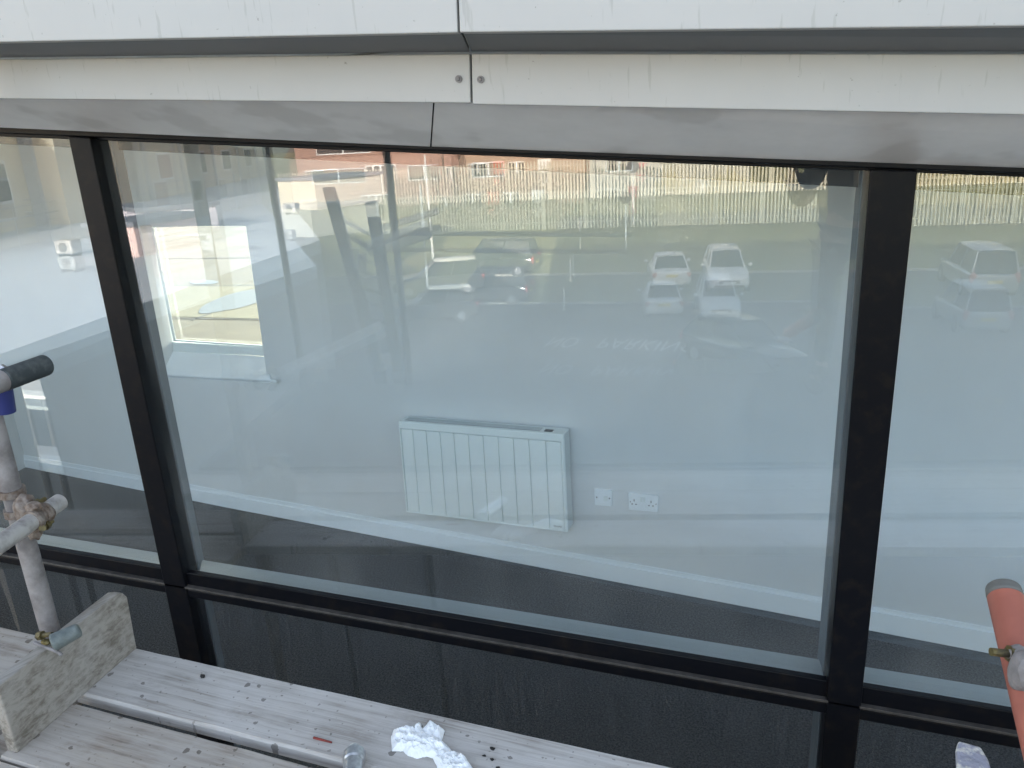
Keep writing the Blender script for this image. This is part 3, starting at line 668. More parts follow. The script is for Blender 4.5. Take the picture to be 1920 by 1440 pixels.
# crumpled tissue: outline from clumps folded over each other
def tissue_sheet(cent, poly, hmax, seed):
    bm = NB(); pts = [deckpt(*p) for p in poly]; c = deckpt(*cent)
    R = 26; rings = []
    n = len(pts)*5; outl = []
    for i in range(len(pts)):
        a, b = pts[i], pts[(i+1) % len(pts)]
        for k in range(5): outl.append(a.lerp(b, k/5)+Vector((noise.noise(Vector((i, k*.7, seed))), noise.noise(Vector((k*.7, i, seed))), 0))*.0022)
    cv = bm.verts.new(c+Vector((0, 0, hmax)))
    for r in range(1, R+1):
        f = r/R; ring = []
        for p in outl:
            q = c.lerp(p, f)
            ridg = abs(noise.noise(q*34+Vector((seed, 0, 0))))*1.0+.5*abs(noise.noise(q*75+Vector((0, seed, 0))))+.25*abs(noise.noise(q*170))
            h = hmax*(1-f**5)*(.35+1.1*(1-ridg))*.75+.0035*(1-f**8)
            ring.append(bm.verts.new(q+Vector((0, 0, .002+h))))
        rings.append(ring)
    n = len(outl)
    for i in range(n): bm.faces.new([cv, rings[0][i], rings[0][(i+1) % n]])
    for r in range(R-1):
        for i in range(n): bm.faces.new([rings[r][i], rings[r+1][i], rings[r+1][(i+1) % n], rings[r][(i+1) % n]])
    return bm
bm = tissue_sheet((778, 1390), [(733, 1384), (738, 1370), (752, 1365), (772, 1366), (778, 1372), (782, 1360), (789, 1358), (794, 1374), (822, 1386), (838, 1398), (850, 1412), (848, 1424), (828, 1428), (800, 1420), (782, 1424), (764, 1418), (756, 1410), (735, 1410)], .022, 2)
b2 = tissue_sheet((812, 1372), [(790, 1372), (800, 1362), (806, 1355), (816, 1362), (834, 1372), (828, 1392), (806, 1386)], .016, 5)
b3 = tissue_sheet((855, 1432), [(812, 1424), (830, 1414), (848, 1416), (866, 1415), (874, 1424), (884, 1440), (900, 1462), (880, 1480), (840, 1470), (822, 1445)], .022, 8)
def merge(a, b):
    me = bpy.data.meshes.new('t'); b.to_mesh(me); b.free(); a.from_mesh(me); bpy.data.meshes.remove(me)
merge(bm, b2); merge(bm, b3)
o = obj('tissue', bm, M['tissue']); tag(o, 'crumpled white tissue lying on the pale spotted board', 'tissue')
md = o.modifiers.new('thick', 'SOLIDIFY'); md.thickness = .0006
# galvanised fitting at the lower edge
ga = deckpt(665, 1415, .022)
gf = thing('tube_fitting', 'shiny galvanised pipe fitting lying across the gap beside the tissue', 'fitting', tuple(ga))
gd = (deckpt(655, 1500, .02)-ga).normalized()
bm = NB(); s_ = gd.orthogonal()
tube(bm, ga-gd*.012, ga-gd*.004, .021, .029, n=32, caps=True); tube(bm, ga-gd*.004, ga+gd*.022, .029, .029, n=32, caps=False); tube(bm, ga+gd*.022, ga+gd*.028, .029, .026, n=32, caps=False); tube(bm, ga+gd*.028, ga+gd*.16, .026, .026, n=32)
o = obj('collar', bm, M['galv_new'], gf); smooth_auto(o, 50)
bm = NB(); q = ga+Vector((0, 0, .020))+gd*-.006; lump(bm, q, .012, (1.2, 1, .5), 4, .1); obj('lug', bm, M['galv_new'], gf)
# small debris
def crumb(name, u, v, r, m, label, cat, n=3, grp=None):
    bm = NB(); c = deckpt(u, v)
    for k in range(n):
        lump(bm, c+Vector((random.uniform(-1, 1)*r*.8, random.uniform(-1, 1)*r*.6, r*.45)), r*random.uniform(.45, .8), (1.2, .9, .8), k+u, .5)
    o = obj(name, bm, m); return tag(o, label, cat, grp)
crumb('grit_lump', 383, 1269, .009, M['soot'], 'small black lump on the pale board near the plank end', 'debris', 4)
for (u, v, r) in ((924, 1405, .0055), (908, 1417, .004), (922, 1425, .005), (934, 1440, .004)):
    crumb('grit_lump', u, v, r, M['soot'], 'tiny black crumb on the pale board right of the tissue', 'debris', 4, 'black crumbs right of the tissue')
bm = NB(); a, b = deckpt(588, 1383, .003), deckpt(622, 1392, .003); tube(bm, a, b, .0035, .0025, n=8); o = obj('splinter', bm, M['red']); tag(o, 'reddish wood splinter on the board edge left of the fitting', 'splinter')
# scaffold behind the viewer, seen only mirrored
def post(name, u0, v0, u1, v1, y, label, m, r=TR, z0=None, z1=None):
    a, b = V(u0, v0, y), V(u1, v1, y); t = thing(name, label, 'scaffold tube', tuple(b)); d = (a-b).normalized()
    bm = NB(); tube(bm, b-d*((b.z-(z0 if z0 is not None else 0))/d.z), a+d*(((z1 if z1 else a.z)-a.z)/d.z), r, n=20); o = obj('tube', bm, m, t); smooth_auto(o); return t
BACKLIT = mat('backlit_tube', (.05, .055, .06), .6, var=.3, vscale=12)  # backlit darkness of the tubes and ladder put into their colour
BY = -2.75
post('scaffold_standard', 724, 287, 747, 502, BY, 'dark upright scaffold tube mirrored right of the ladder', BACKLIT, z1=9)
post('scaffold_standard', 500, 290, 532, 480, BY-.2, 'dark upright scaffold tube mirrored beside the cream boarded shed', BACKLIT, z1=9)
lad = thing('ladder', 'dark ladder with flat rungs mirrored left of the parked dark van', 'ladder', tuple(V(660, 520, BY)))
a0_, a1_ = V(613, 351, BY), V(676, 569, BY); b0_, b1_ = V(693, 378, BY), V(724, 560, BY)
for p, q in ((a0_, a1_), (b0_, b1_)):
    d = (q-p).normalized(); e = q+d*((q.z-(DK-.9))/-d.z); bm = NB(); sd_ = Vector((.042, 0, 0)); hexa(bm, [p-sd_, p+sd_, e+sd_, e-sd_], [x+Vector((0, -.05, 0)) for x in (p-sd_, p+sd_, e+sd_, e-sd_)]); bevel(obj('stile', bm, BACKLIT, lad), .012, 3)
for (tp) in (.25, .55, .85, 1.15, 1.45, 1.75):
    p = a0_.lerp(a1_, tp); q = b0_.lerp(b1_, tp+.12); bm = NB(); tube(bm, p+Vector((0, -.025, 0)), q+Vector((0, -.025, 0)), .017, n=12); obj('rung', bm, BACKLIT, lad)
def mtube(name, ua, va, ub, vb, y, z_lock, label, r=TR):
    a = V(ua, va, y); b = V(ub, vb, y)
    t = thing(name, label, 'scaffold tube', tuple(a)); bm = NB(); tube(bm, a, b, r, n=20); o = obj('tube', bm, BACKLIT, t); smooth_auto(o); bevel(o, .006); return t
mtube('scaffold_tube', 822, 395, 700, 432, BY-.05, 0, 'dark tube end leaning across the mirrored upright above the parked dark van', .024)
mtube('scaffold_ledger', 700, 437, 1184, 440, BY-.55, 0, 'long grey horizontal tube mirrored across the fence', .018)
# ------------------------------------------------------------------ person on the scaffold
def skin_chain(name, verts, edges, radii, m, par, sub=2):
    me = bpy.data.meshes.new(name); me.from_pydata(verts, edges, []); o = bpy.data.objects.new(name, me); COL.objects.link(o); o.parent = par
    me.materials.append(m); md = o.modifiers.new('skin', 'SKIN'); md.use_smooth_shade = True
    sv = me.skin_vertices[0].data if me.skin_vertices else None
    if sv is None:
        return o
    for i, r in enumerate(radii): sv[i].radius = (r, r*.85) if not isinstance(r, tuple) else r
    sv[0].use_root = True
    s = o.modifiers.new('sub', 'SUBSURF'); s.levels = sub; s.render_levels = sub
    # bake to a plain mesh
    dg = bpy.context.evaluated_depsgraph_get(); dg.update(); nm = bpy.data.meshes.new_from_object(o.evaluated_get(dg))
    o.modifiers.clear(); o.data = nm
    for p in nm.polygons: p.use_smooth = True
    return o
PSN = V(1600, 430, -2.75)
pz = DK
per = thing('person', 'person in a dark jacket standing on the scaffold holding a phone, mirrored at the right', 'person', (PSN.x, PSN.y, pz), 0)
SKIN = mat('skin', (.50, .30, .22), .6); JAC = mat('dark_jacket', (.03, .035, .045), .8, var=.3, vscale=8); TRO = mat('dark_trousers', (.04, .04, .045), .9); HAIR = mat('hair', (.03, .02, .015), .7); BOOT = mat('boots', (.05, .035, .02), .6)
# facing +Y (the glazing); left arm reaches for the phone
V_ = [(0, 0, .92), (0, 0, 1.10), (0, .01, 1.30), (0, .01, 1.42), (0, .02, 1.50), (0, .04, 1.60), (0, .05, 1.70),
      (-.10, 0, .86), (-.11, .02, .48), (-.12, -.01, .09), (-.12, .12, .04), (.10, 0, .86), (.12, .03, .48), (.13, -.01, .09), (.13, .12, .04),
      (-.18, .01, 1.40), (-.26, .06, 1.18), (-.34, .26, 1.34), (-.36, .32, 1.38), (.18, .01, 1.40), (.25, .02, 1.14), (.16, .22, 1.22), (.10, .28, 1.27)]
Ed = [(0, 1), (1, 2), (2, 3), (3, 4), (4, 5), (5, 6), (0, 7), (7, 8), (8, 9), (9, 10), (0, 11), (11, 12), (12, 13), (13, 14), (3, 15), (15, 16), (16, 17), (17, 18), (3, 19), (19, 20), (20, 21), (21, 22)]
Ra = [(.15, .11), (.14, .11), (.17, .12), (.13, .10), .055, (.075, .09), (.07, .085), .085, .06, .045, .04, .085, .06, .045, .04, .06, .048, .035, .03, .06, .048, .035, .03]
skin_chain('body', V_, Ed, Ra, SKIN, per)
def scaled(Ra, k, add): return [((r[0]*k+add, r[1]*k+add) if isinstance(r, tuple) else r*k+add) for r in Ra]
ji = [0, 1, 2, 3, 15, 16, 17, 19, 20, 21]
def sub_chain(name, idx, m, add):
    mp_ = {v: i for i, v in enumerate(idx)}; es = [(mp_[a], mp_[b]) for a, b in Ed if a in mp_ and b in mp_]
    return skin_chain(name, [V_[i] for i in idx], es, scaled([Ra[i] for i in idx], 1, add), m, per)
sub_chain('jacket', ji, JAC, .022)
sub_chain('trousers', [0, 7, 8, 9, 11, 12, 13], TRO, .014)
for s in (-1, 1):
    bm = NB(); lump(bm, (s*.125, .05, .05), .06, (.85, 2.3, .8), 2, .05); obj('boot', bm, BOOT, per, world=False, smooth=True)
bm = NB(); lump(bm, (0, .03, 1.70), .098, (.86, 1.0, .85), 3, .06); obj('hair', bm, HAIR, per, world=False, smooth=True)
for hx, hy, hz, sg in ((-.365, .34, 1.40, 1), (.085, .30, 1.285, -1)):
    vv = [(hx, hy-.02, hz-.01), (hx, hy+.04, hz+.02)]; es = [(0, 1)]; rr = [(.03, .02), (.034, .016)]
    for f in range(4):
        x = hx-.027+.018*f; b = len(vv); vv += [(x, hy+.06, hz+.025), (x, hy+.095-.006*abs(f-1.5), hz+.045), (x, hy+.10-.006*abs(f-1.5), hz+.07)]; es += [(1, b), (b, b+1), (b+1, b+2)]; rr += [.010, .009, .008]
    b = len(vv); vv += [(hx+.035*sg, hy+.01, hz+.025), (hx+.045*sg, hy+.03, hz+.055)]; es += [(0, b), (b, b+1)]; rr += [.011, .009]
    skin_chain('hand', vv, es, rr, SKIN, per, sub=1)
bm = NB(); f0 = Vector((0, .135, 1.64)); lump(bm, f0, .012, (.8, 1.3, 1.4), 1, .02); obj('nose', bm, SKIN, per, world=False, smooth=True)
# ------------------------------------------------------------------ yard: cars
TYRE = mat('tyre', (.02, .02, .02), .8); RIM = mat('alloy_rim', (.45, .46, .48), .35, metal=.8); CGL = mat('car_glass', (.015, .02, .022), .06, spec=.8)
LAMP = mat('headlamp', (.75, .78, .80), .12, spec=.8); TAIL = mat('tail_lamp', (.45, .02, .015), .2); PLW = mat('white_plate', (.85, .85, .82), .5); PLY = mat('yellow_plate', (.80, .60, .04), .5); BLK = mat('black_plastic', (.02, .02, .022), .6)
def loft(bm, secs):
    rows = [[bm.verts.new(p) for p in s] for s in secs]; n = len(secs[0])
    for i in range(len(rows)-1):
        for k in range(n): bm.faces.new([rows[i][k], rows[i+1][k], rows[i+1][(k+1) % n], rows[i][(k+1) % n]])
    bm.faces.new(rows[0][::-1]); bm.faces.new(rows[-1])
def bodysec(x, hw, zb, zt, crown):
    return [(x, -hw*.86, zb), (x, -hw*.97, zb+.10), (x, -hw, zb+.5*(zt-zb)), (x, -hw*.95, zt-.07), (x, -hw*.80, zt), (x, -hw*.4, zt+crown), (x, hw*.4, zt+crown), (x, hw*.80, zt), (x, hw*.95, zt-.07), (x, hw, zb+.5*(zt-zb)), (x, hw*.97, zb+.10), (x, hw*.86, zb)]
def car(name, label, paint, kind, loc, rz, group='cars parked in the yard', rpaint=None):
    c = thing(name, label, 'car', loc, rz, group)
    L, W, Hh = dict(suv=(4.45, .92, 1.66), sedan=(4.6, .91, 1.44), van=(4.75, .95, 1.88), hatch=(4.2, .88, 1.48))[kind]
    x0, x1 = -L/2, L/2; zt = .98 if kind in ('suv', 'van') else .86; zb = .26
    # lower body stations: tail to nose
    st_ = [(x0, .80, zb+.12, zt-.10), (x0+.10, .93, zb, zt+.0), (x0+.7, 1, zb-.02, zt+.02), (-.3, 1, zb-.04, zt), (.75, 1, zb-.04, zt-.02), (x1-1.15, .99, zb-.02, zt-.03), (x1-.5, .96, zb, zt-.13), (x1-.15, .90, zb, zt-.25), (x1, .74, zb+.06, zt-.36)]
    bm = NB(); loft(bm, [bodysec(x, W*k, b, t, .02) for x, k, b, t in st_]); o = obj('body', bm, paint, c, world=False); smooth_auto(o, 50); bevel(o, .02)
    # cabin (glass) and roof
    xb, xf = {'suv': (x0+.12, x1-1.45), 'van': (x0+.10, x1-1.25), 'sedan': (x0+.75, x1-1.50), 'hatch': (x0+.15, x1-1.35)}[kind]
    tb, tf = {'suv': (.32, .75), 'van': (.18, .72), 'sedan': (.62, .80), 'hatch': (.45, .78)}[kind]
    zr = Hh-.05
    bot = [Vector((xb, -W*.84, zt)), Vector((xf, -W*.80, zt-.03)), Vector((xf+.12, 0, zt)), Vector((xf, W*.80, zt-.03)), Vector((xb, W*.84, zt)), Vector((xb-.05, 0, zt))]
    tp_ = [Vector((xb+tb, -W*.66, zr)), Vector((xf-tf, -W*.64, zr)), Vector((xf-tf+.08, 0, zr+.01)), Vector((xf-tf, W*.64, zr)), Vector((xb+tb, W*.66, zr)), Vector((xb+tb-.04, 0, zr+.01))]
    bm = NB(); A = [bm.verts.new(p) for p in bot]; B = [bm.verts.new(p) for p in tp_]
    for i in range(6): bm.faces.new([A[i], A[(i+1) % 6], B[(i+1) % 6], B[i]])
    bm.faces.new(A[::-1]); bm.faces.new(B); obj('window', bm, CGL, c, world=False)
    bm = NB(); rs = []
    for t_ in (0, .12, .35, .65, .88, 1):
        x = xb+tb-.06+(xf-xb-tf-tb+.14)*t_; z = zr+.055*math.sin(math.pi*(.15+.7*t_)); hw = W*(.67 if 0 < t_ < 1 else .62)
        rs.append([(x, -hw, zr-.03), (x, -hw*.93, z), (x, 0, z+.02), (x, hw*.93, z), (x, hw, zr-.03)])
    loft(bm, rs); o = obj('roof', bm, rpaint or paint, c, world=False); smooth_auto(o, 60)
    for s in (-1, 1):
        for (p, q) in ((bot[0 if s < 0 else 4], tp_[0 if s < 0 else 4]), (bot[1 if s < 0 else 3], tp_[1 if s < 0 else 3]), ((bot[0 if s < 0 else 4]+bot[1 if s < 0 else 3])/2, (tp_[0 if s < 0 else 4]+tp_[1 if s < 0 else 3])/2)):
            bm = NB(); tube(bm, p+Vector((0, s*.005, 0)), q+Vector((0, s*.005, 0)), .045, .035, n=8); o = obj('pillar', bm, paint, c, world=False); smooth_auto(o)
        bm = NB(); lump(bm, (xf-.15, s*(W+.10), zt+.06), .10, (.7, 1.0, .75), 1, .05); o = obj('wing_mirror', bm, paint, c, world=False, smooth=True)
        bm = NB(); lump(bm, (x1-.16, s*W*.66, zt-.36), .13, (1.1, 1.5, .7), 2, .03); obj('headlight', bm, LAMP, c, world=False, smooth=True)
        bm = NB(); lump(bm, (x0+.08, s*W*.80, zt-.16), .12, (.7, 1.1, 1.1 if kind != 'van' else 2.0), 2, .03); obj('tail_light', bm, TAIL, c, world=False, smooth=True)
        for xw in (x0+.85, x1-.88):
            bm = NB(); tube(bm, (xw, s*(W-.20), .33), (xw, s*(W+.005), .33), .33, n=28); o = obj('wheel', bm, TYRE, c, world=False); bevel(o, .03)
            bm = NB(); tube(bm, (xw, s*(W-.02), .33), (xw, s*(W+.015), .33), .21, .19, n=20); obj('rim', bm, RIM, o, world=False)
            bm = NB(); tube(bm, (xw, s*(W-.10), .36), (xw, s*(W-.002), .36), .385, n=28); obj('wheel_arch', bm, BLK, c, world=False)
    bm = NB(); box(bm, x1-.04, x1+.02, -.42, .42, zt-.50, zt-.36); o = obj('grille', bm, BLK, c, world=False); bevel(o, .02)
    bm = NB(); box(bm, x1-.08, x1+.01, -.62, .62, .30, .42); o = obj('lower_intake', bm, BLK, c, world=False); bevel(o, .02)
    bm = NB(); box(bm, x1, x1+.03, -.26, .26, .46, .57); obj('number_plate', bm, PLW, c, world=False)
    bm = NB(); box(bm, x0-.03, x0+.02, -.26, .26, .62, .74); obj('number_plate', bm, PLY, c, world=False)
    return c
WHT = mat('white_car_paint', (.80, .81, .82), .25); DKB = mat('dark_car_paint', (.02, .025, .03), .15); SLV = mat('silver_car_paint', (.42, .44, .46), .3, metal=.6); GRY = mat('darkened_car_paint', (.045, .05, .055), .2, metal=.3); CRM = mat('cream_car_paint', (.72, .70, .62), .25)
R90 = math.pi/2
p = T(1362, 552); car('parked_car', 'white family car facing the building, right of the white saloon', WHT, 'suv', (p.x, p.y-2.1, 0), R90-.05)
p = T(1250, 545); car('parked_car', 'white saloon parked with its boot towards the building', WHT, 'sedan', (p.x, p.y-2.2, 0), -R90-.10)
p = T(925, 515); car('parked_car', 'dark people carrier with a yellow rear plate', DKB, 'van', (p.x, p.y-.3, 0), R90+1.0+math.pi*.0+.6)
p = T(822, 550); car('parked_car', 'dark car with a cream roof left of the dark people carrier', GRY, 'suv', (p.x, p.y, 0), R90+1.25, rpaint=CRM)
p = T(1862, 560); car('parked_car', 'pale grey van mirrored in the right hand pane by itself', SLV, 'van', (p.x, p.y-2.2, 0), -R90+.03)
p = T(1395, 690); car('parked_car', 'hatchback nearest the building, its shadow put into dark paint', GRY, 'hatch', (p.x, p.y, 0), .9)  # the shadow it stands in is painted as dark bodywork
# ------------------------------------------------------------------ fence, posts, scrub
FY = -49.0; fz = 2.85
fn = thing('palisade_fence', 'long pale galvanised palisade fence behind the car park', 'fence', (0, FY, fz))
xa, xb = V(600, 360, FY).x-3, V(1960, 360, FY).x+1
bm = NB(); x = xa; k = 0
while x < xb:
    h = 2.5+.015*math.sin(k*1.7); prism(bm, [(x-.05, FY, fz), (x+.05, FY, fz), (x+.05, FY, fz+h-.1), (x, FY, fz+h), (x-.05, FY, fz+h-.1)], (0, -.018, 0)); x += .215+.006*math.sin(k*2.1); k += 1
tag(obj('pickets', bm, M['palisade'], fn), kind='stuff')
for z in (.45, 2.1):
    bm = NB(); box(bm, xa, xb, FY-.075, FY-.022, fz+z, fz+z+.055); obj('rail', bm, M['palisade'], fn)
x = xa
while x < xb:
    bm = NB(); box(bm, x-.05, x+.05, FY-.17, FY-.08, fz-.3, fz+2.4); obj('post', bm, M['palisade'], fn); x += 2.75
def yard_post(u0, v0, u1, v1, label, y=None, disc=False, arm=False, r=.06):
    b = T(u1, v1); a = V(u0, v0, b.y); t = thing('post', label, 'post', tuple(b))
    bm = NB(); tube(bm, b-Vector((0, 0, .2)), Vector((b.x, b.y, a.z)), r, r*.7, n=12); o = obj('shaft', bm, mat('white_post', (.75, .75, .72), .5), t); smooth_auto(o)
    if disc:
        bm = NB(); tube(bm, (b.x, b.y+.03, a.z+.3), (b.x, b.y+.08, a.z+.3), .34, n=24); obj('round_sign', bm, mat('sign_back', (.06, .06, .06), .6), t)
    bm = NB(); tube(bm, b-Vector((0, 0, .1)), b+Vector((0, 0, .12)), r*1.8, r*1.4, n=12); obj('base', bm, M['palisade'], t)
yard_post(795, 290, 813, 495, 'tall white lamp post beyond the pale roofed car', r=.075)
yard_post(1183, 323, 1187, 423, 'white post with a dark round sign before the fence', disc=True)
yard_post(1070, 486, 1070, 528, 'short white bollard post at the car park edge')
yard_post(1086, 408, 1088, 466, 'slim white post on the grass bank', r=.045)
# dry scrub beyond the fence at the right
def blades(name, xr_, yr, zr, n, h, m, label, cat, wdt=.03):
    bm = NB()
    for i in range(n):
        x = random.uniform(*xr_); y = random.uniform(*yr); z = zr(x, y) if callable(zr) else zr; hh = h*random.uniform(.4, 1.1)*(.75+.5*noise.noise(Vector((x*.5, y*.5, 3)))); l = random.uniform(-.25, .25)*hh; ww = wdt*random.uniform(.5, 1.4)
        face(bm, [(x-ww, y, z), (x+ww, y, z), (x+ww*.6+l*.5, y+.05, z+hh*.6), (x+l, y+.1, z+hh), (x-ww*.6+l*.5, y+.05, z+hh*.6)])
    o = obj(name, bm, m); return tag(o, label, cat, kind='stuff')
STR = mat('dry_stems', (.52, .42, .24), .9, col2=(.28, .25, .12), vscale=1.2)
blades('dry_scrub', (V(1250, 400, -51).x, V(1960, 400, -51).x), (-53.5, -49.5), fz, 9500, 3.3, STR, 'tall dry straw coloured scrub behind the fence at the right', 'scrub', .05)
GRN = mat('hedge_leaves', (.04, .07, .02), .9, col2=(.09, .12, .04), vscale=1.5)
bm = NB()
for i in range(14000):
    x = random.uniform(V(740, 380, -52).x, V(1300, 380, -52).x); y = random.uniform(-53, -51); hmax = 1.7+.45*noise.noise(Vector((x*.35, 0, 0)))
    z = fz+random.uniform(0, hmax); s = random.uniform(.05, .12); d = Vector((random.uniform(-1, 1), random.uniform(-1, 1), random.uniform(-1, 1))).normalized(); e = d.orthogonal().normalized()
    c = Vector((x, y, z)); face(bm, [c-d*s, c+e*s*.5, c+d*s, c-e*s*.5])
o = obj('hedge', bm, GRN); tag(o, 'low green hedge behind the palisade fence', 'hedge')
# bare tree
TW = mat('bark', (.10, .075, .05), .9)
def tree(loc, h, label):
    t = thing('bare_tree', label, 'tree', loc); bm = NB(); rnd = random.Random(5)
    def br(p, d, l, r, n):
        q = p+d*l; tube(bm, p, q, r, r*.7, n=5 if n < 4 else 8, caps=False)
        if n == 0: return
        for k in range(3 if n > 2 else 4):
            v = (d+Vector((rnd.uniform(-.7, .7), rnd.uniform(-.7, .7), rnd.uniform(-.1, .5)))).normalized(); br(q, v, l*rnd.uniform(.6, .85), r*.62, n-1)
    br(Vector(loc)+Vector((0, 0, h*.28)), Vector((0, 0, 1)), h*.16, h*.016, 5)
    obj('crown', bm, TW, t); b2 = NB(); tube(b2, loc, Vector(loc)+Vector((0, 0, h*.28)), h*.026, h*.017, n=12); obj('trunk', b2, TW, t)
p = V(838, 400, -53); tree((p.x, -53, fz), 6.0, 'leafless bushy tree in front of the brick houses')
# houses beyond
def house(y, u0, u1, wallc, label, feats, ht_=5.6, depth=8):
    xa_, xb_ = V(u0, 340, y).x, V(u1, 340, y).x; t = thing('house', label, 'house', ((xa_+xb_)/2, y, fz))
    bm = NB(); box(bm, xa_, xb_, y-depth, y, fz-.3, fz+ht_); obj('wall', bm, mat('brick_'+str(u0), wallc, .85, var=.2, vscale=1.2, bump=.2, bscale=12), t)
    bm = NB(); prism(bm, [(xa_-.3, y+.35, fz+ht_+.01), (xa_-.3, y-depth/2, fz+ht_+2.8), (xa_-.3, y-depth-.35, fz+ht_+.01)], (xb_-xa_+.6, 0, 0)); obj('roof', bm, mat('roof_tiles', (.20, .11, .08), .8, var=.3, vscale=2), t)
    for (kind, a, b, z0, z1) in feats:
        xa1, xb1 = V(a, 340, y).x, V(b, 340, y).x; f_ = .08
        if kind == 'window' or kind == 'patio':
            bm = NB(); box(bm, xa1, xb1, y-.02, y+.06, fz+z0, fz+z1); o = obj('window', bm, M['white'], t)
            nn = 4 if kind == 'patio' else 2; bm = NB(); wd = (xb1-xa1)/nn
            for k in range(nn): box(bm, xa1+k*wd+f_, xa1+(k+1)*wd-f_*.6, y+.055, y+.068, fz+z0+f_, fz+z1-f_)
            obj('pane', bm, CGL, o)
        else:
            bm = NB(); box(bm, xa1, xb1, y-.02, y+.05, fz+z0, fz+z1); o = obj('door', bm, mat('door_'+kind, dict(orange=(.55, .14, .05), red=(.45, .06, .05), white=(.8, .8, .78))[kind], .5), t)
            bm = NB(); tube(bm, (xb1-.15, y+.05, fz+1.1), (xb1-.15, y+.11, fz+1.1), .04, n=10); obj('handle', bm, RIM, o)
house(-60, 560, 862, (.36, .21, .16), 'pink brick house with white patio windows behind the fence', [('patio', 688, 745, .15, 2.4), ('window', 575, 610, .9, 2.2), ('window', 600, 700, 3.4, 4.6), ('window', 780, 840, 3.4, 4.6), ('window', 838, 856, .9, 2.0)])
house(-62, 868, 1110, (.38, .25, .17), 'tan brick house with an orange door beside the pink brick house', [('orange', 926, 948, 0, 2.2), ('window', 955, 985, .8, 2.1), ('white', 1010, 1035, 0, 2.2), ('window', 880, 915, .9, 2.1), ('window', 900, 960, 3.4, 4.6)])
house(-62, 1118, 1420, (.42, .39, .34), 'pale rendered house with a red door behind the scrub', [('red', 1190, 1212, 0, 2.2), ('window', 1140, 1175, .9, 2.1), ('window', 1240, 1290, .9, 2.1), ('window', 1150, 1200, 3.4, 4.6), ('white', 1330, 1350, 0, 2.2)])
# ------------------------------------------------------------------ the wing at the left, seen mirrored
WR = 4.5
wing = thing('side_wing', 'long low wing with a pale flat roof and taller cream walls mirrored at the left', 'building', (-20, -20, 0))
g0, g1 = Rz(-200, 482, WR), Rz(500, 328, WR)       # foot of the cream walls
h0, h1 = Rz(-100, 700, WR), Rz(600, 450, WR)
bm = NB(); 
def rp(a): return Vector((a.x, a.y, WR-.35))
hexa(bm, [g0, g1, h1, h0], [rp(p) for p in (g0, g1, h1, h0)]); obj('roof_deck', bm, mat('pale_membrane', (.58, .62, .66), .55, var=.1, vscale=.3), wing)
d_ = (g1-g0).normalized(); nn = Vector((-d_.y, d_.x, 0)); nn = nn if (h0-g0).dot(nn) < 0 else -nn
bm = NB(); prism(bm, [Vector((p.x, p.y, 0)) for p in (h0, h1, g1, g0)], (0, 0, WR-.36)); obj('lower_wall', bm, mat('wing_wall', (.28, .28, .28), .8, var=.2, vscale=.4), wing)
bm = NB(); a = [g0, g1, g1+Vector((0, 0, 5.2)), g0+Vector((0, 0, 5.2))]; hexa(bm, a, [p+nn*6 for p in a]); obj('cream_wall', bm, mat('cream_render', (.80, .68, .50), .8, var=.15, vscale=.5), wing)
for s in (.06, .16, .27, .40, .52, .66, .80, .93):
    c = g0.lerp(g1, s)-nn*.12; bm = NB(); a = [c-d_*.22, c+d_*.22, c+d_*.22+Vector((0, 0, 5)), c-d_*.22+Vector((0, 0, 5))]; hexa(bm, a, [p+nn*.14 for p in a]); obj('pilaster', bm, M['cladding'], wing)
for s in (.11, .33, .46, .60, .73, .87):
    c = g0.lerp(g1, s)-nn*.03; wd = 1.3; bm = NB(); a = [c-d_*wd+Vector((0, 0, 1.0)), c+d_*wd+Vector((0, 0, 1.0)), c+d_*wd+Vector((0, 0, 2.6)), c-d_*wd+Vector((0, 0, 2.6))]; hexa(bm, a, [p+nn*.05 for p in a]); o = obj('window', bm, M['white'], wing)
    bm = NB(); c2 = c-nn*.02; a = [c2-d_*(wd-.12)+Vector((0, 0, 1.12)), c2+d_*(wd-.12)+Vector((0, 0, 1.12)), c2+d_*(wd-.12)+Vector((0, 0, 2.48)), c2-d_*(wd-.12)+Vector((0, 0, 2.48))]; hexa(bm, a, [p+nn*.02 for p in a]); obj('pane', bm, CGL, o)
bm = NB(); 
for z in (.55, .95): tube(bm, g0.lerp(g1, .02)-nn*1.0+Vector((0, 0, z)), g0.lerp(g1, .98)-nn*1.0+Vector((0, 0, z)), .03, n=8)
for k in range(14):
    c = g0.lerp(g1, .02+.96*k/13)-nn*1.0; tube(bm, c, c+Vector((0, 0, .98)), .03, n=8)
obj('railing', bm, M['galv_pale'], wing)
cn = Rz(132, 420, WR); bm = NB(); box(bm, -60, cn.x, cn.y-4, cn.y, WR, WR+6.5); obj('sun_catch_block', bm, mat('warm_render', (.66, .56, .42), .8, var=.12, vscale=.4), wing)  # block added so that its face catches the sun
for k in (1.2, 4.2, 7.4):
    bm = NB(); box(bm, cn.x-k-.25, cn.x-k+.25, cn.y+.002, cn.y+.18, WR, WR+6.2); obj('pilaster', bm, M['cladding'], wing)
bm = NB()
for z in (.6, 1.1): tube(bm, (cn.x-9, cn.y+.8, WR+z), (cn.x-.2, cn.y+.8, WR+z), .035, n=8)
for k in range(6): tube(bm, (cn.x-.2-k*1.7, cn.y+.8, WR), (cn.x-.2-k*1.7, cn.y+.8, WR+1.1), .035, n=8)
obj('railing', bm, M['galv_pale'], wing)
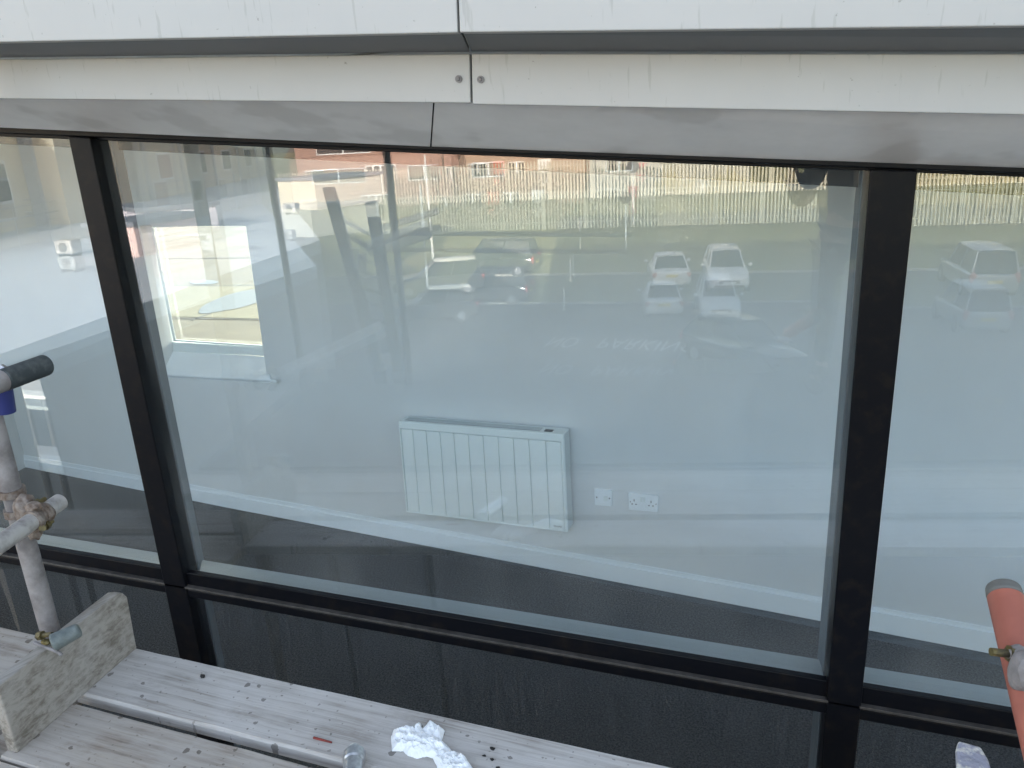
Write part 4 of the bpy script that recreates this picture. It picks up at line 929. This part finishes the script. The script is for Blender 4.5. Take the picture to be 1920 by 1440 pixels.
# sheds with siding on that roof
def siding_box(name, u0, v0, u1, v1, dpt, vt, colr, label, z=WR):
    a, b = Rz(u0, v0, z), Rz(u1, v1, z); hh = V(u1, vt, b.y).z-z; d = (b-a).normalized(); n = Vector((-d.y, d.x, 0))
    if n.y > 0: n = -n
    t = thing(name, label, 'shed', tuple((a+b)/2)); L = (b-a).length; mm = mat('siding_'+str(u0), colr, .6, var=.06)
    bm = NB(); a_ = [a, b, b+n*dpt, a+n*dpt]; prism(bm, a_, (0, 0, hh)); obj('wall', bm, mm, t)
    bm = NB(); z_ = .1
    while z_ < hh-.12:
        q = [a-n*.03+Vector((0, 0, z_)), b-n*.03+Vector((0, 0, z_)), b-n*.008+Vector((0, 0, z_+.15)), a-n*.008+Vector((0, 0, z_+.15))]; hexa(bm, q, [p+n*.005 for p in q])
        q = [b-n*.03+d*.03+Vector((0, 0, z_)), b+n*dpt+d*.03+Vector((0, 0, z_)), b+n*dpt+d*.008+Vector((0, 0, z_+.15)), b+d*.008+Vector((0, 0, z_+.15))]; hexa(bm, q, [p-d*.005 for p in q]); z_ += .17
    obj('siding', bm, mm, t)
    bm = NB(); q = [a-n*.12-d*.12, b-n*.12+d*.12, b+n*(dpt+.12)+d*.12, a+n*(dpt+.12)-d*.12]; prism(bm, [p+Vector((0, 0, hh)) for p in q], (0, 0, .12)); obj('roof', bm, mat('shed_roof', (.20, .22, .26), .7), t)
siding_box('plant_shed', 272, 452, 412, 436, 3.2, 384, (.66, .64, .72), 'lilac grey boarded shed on the wing roof, mirrored above the back window')
siding_box('plant_shed', 178, 482, 262, 482, 2.6, 424, (.80, .62, .60), 'pink boarded shed on the wing roof beside the black mullion')
siding_box('plant_shed', 528, 392, 596, 394, 3.5, 338, (.80, .74, .62), 'cream boarded shed on the far end of the wing roof')
def ac(u, v, label):
    c = Rz(u, v, WR); t = thing('air_conditioner', label, 'vent unit', tuple(c)); bm = NB(); box(bm, c.x-.27, c.x+.27, c.y-.2, c.y+.2, WR+.08, WR+.45); bevel(obj('casing', bm, M['cladding'], t), .05, 3)
    bm = NB(); tube(bm, (c.x, c.y+.19, WR+.26), (c.x, c.y+.215, WR+.26), .13, n=20); obj('fan_guard', bm, M['cap'], t)
    bm = NB(); box(bm, c.x-.22, c.x-.16, c.y-.18, c.y+.18, WR, WR+.09); box(bm, c.x+.16, c.x+.22, c.y-.18, c.y+.18, WR, WR+.09); obj('foot', bm, BLK, t)
ac(132, 480, 'white vent unit on the wing roof mirrored in the left pane'); ac(548, 402, 'vent unit beside the cream boarded shed')
# white panels added to mirror as sun patches low in the left pane
WP_ = mat('white_panel', (.86, .86, .80), .5)
for lb, qd in (('white panel added to mirror as the upper sun patch in the left pane', ((37, 715), (77, 718), (86, 750), (45, 747))),
               ('white panel added to mirror as the sun patch just above the skirting', ((71, 842), (109, 846), (116, 873), (76, 869)))):
    q = [Rz(u, v, 4.1) for u, v in qd]; c = (q[0]+q[2])/2; t = thing('sun_patch_panel', lb, 'sun_patch_panel', (c.x, c.y, 0))
    bm = NB(); prism(bm, q, (0, 0, .05)); bevel(obj('patch_panel', bm, WP_, t), .01)
    for p in q:
        e = c+(p-c)*.85; bm = NB(); tube(bm, (e.x, e.y, 0), (e.x, e.y, 4.1), .03, n=8); obj('leg', bm, BLK, t)
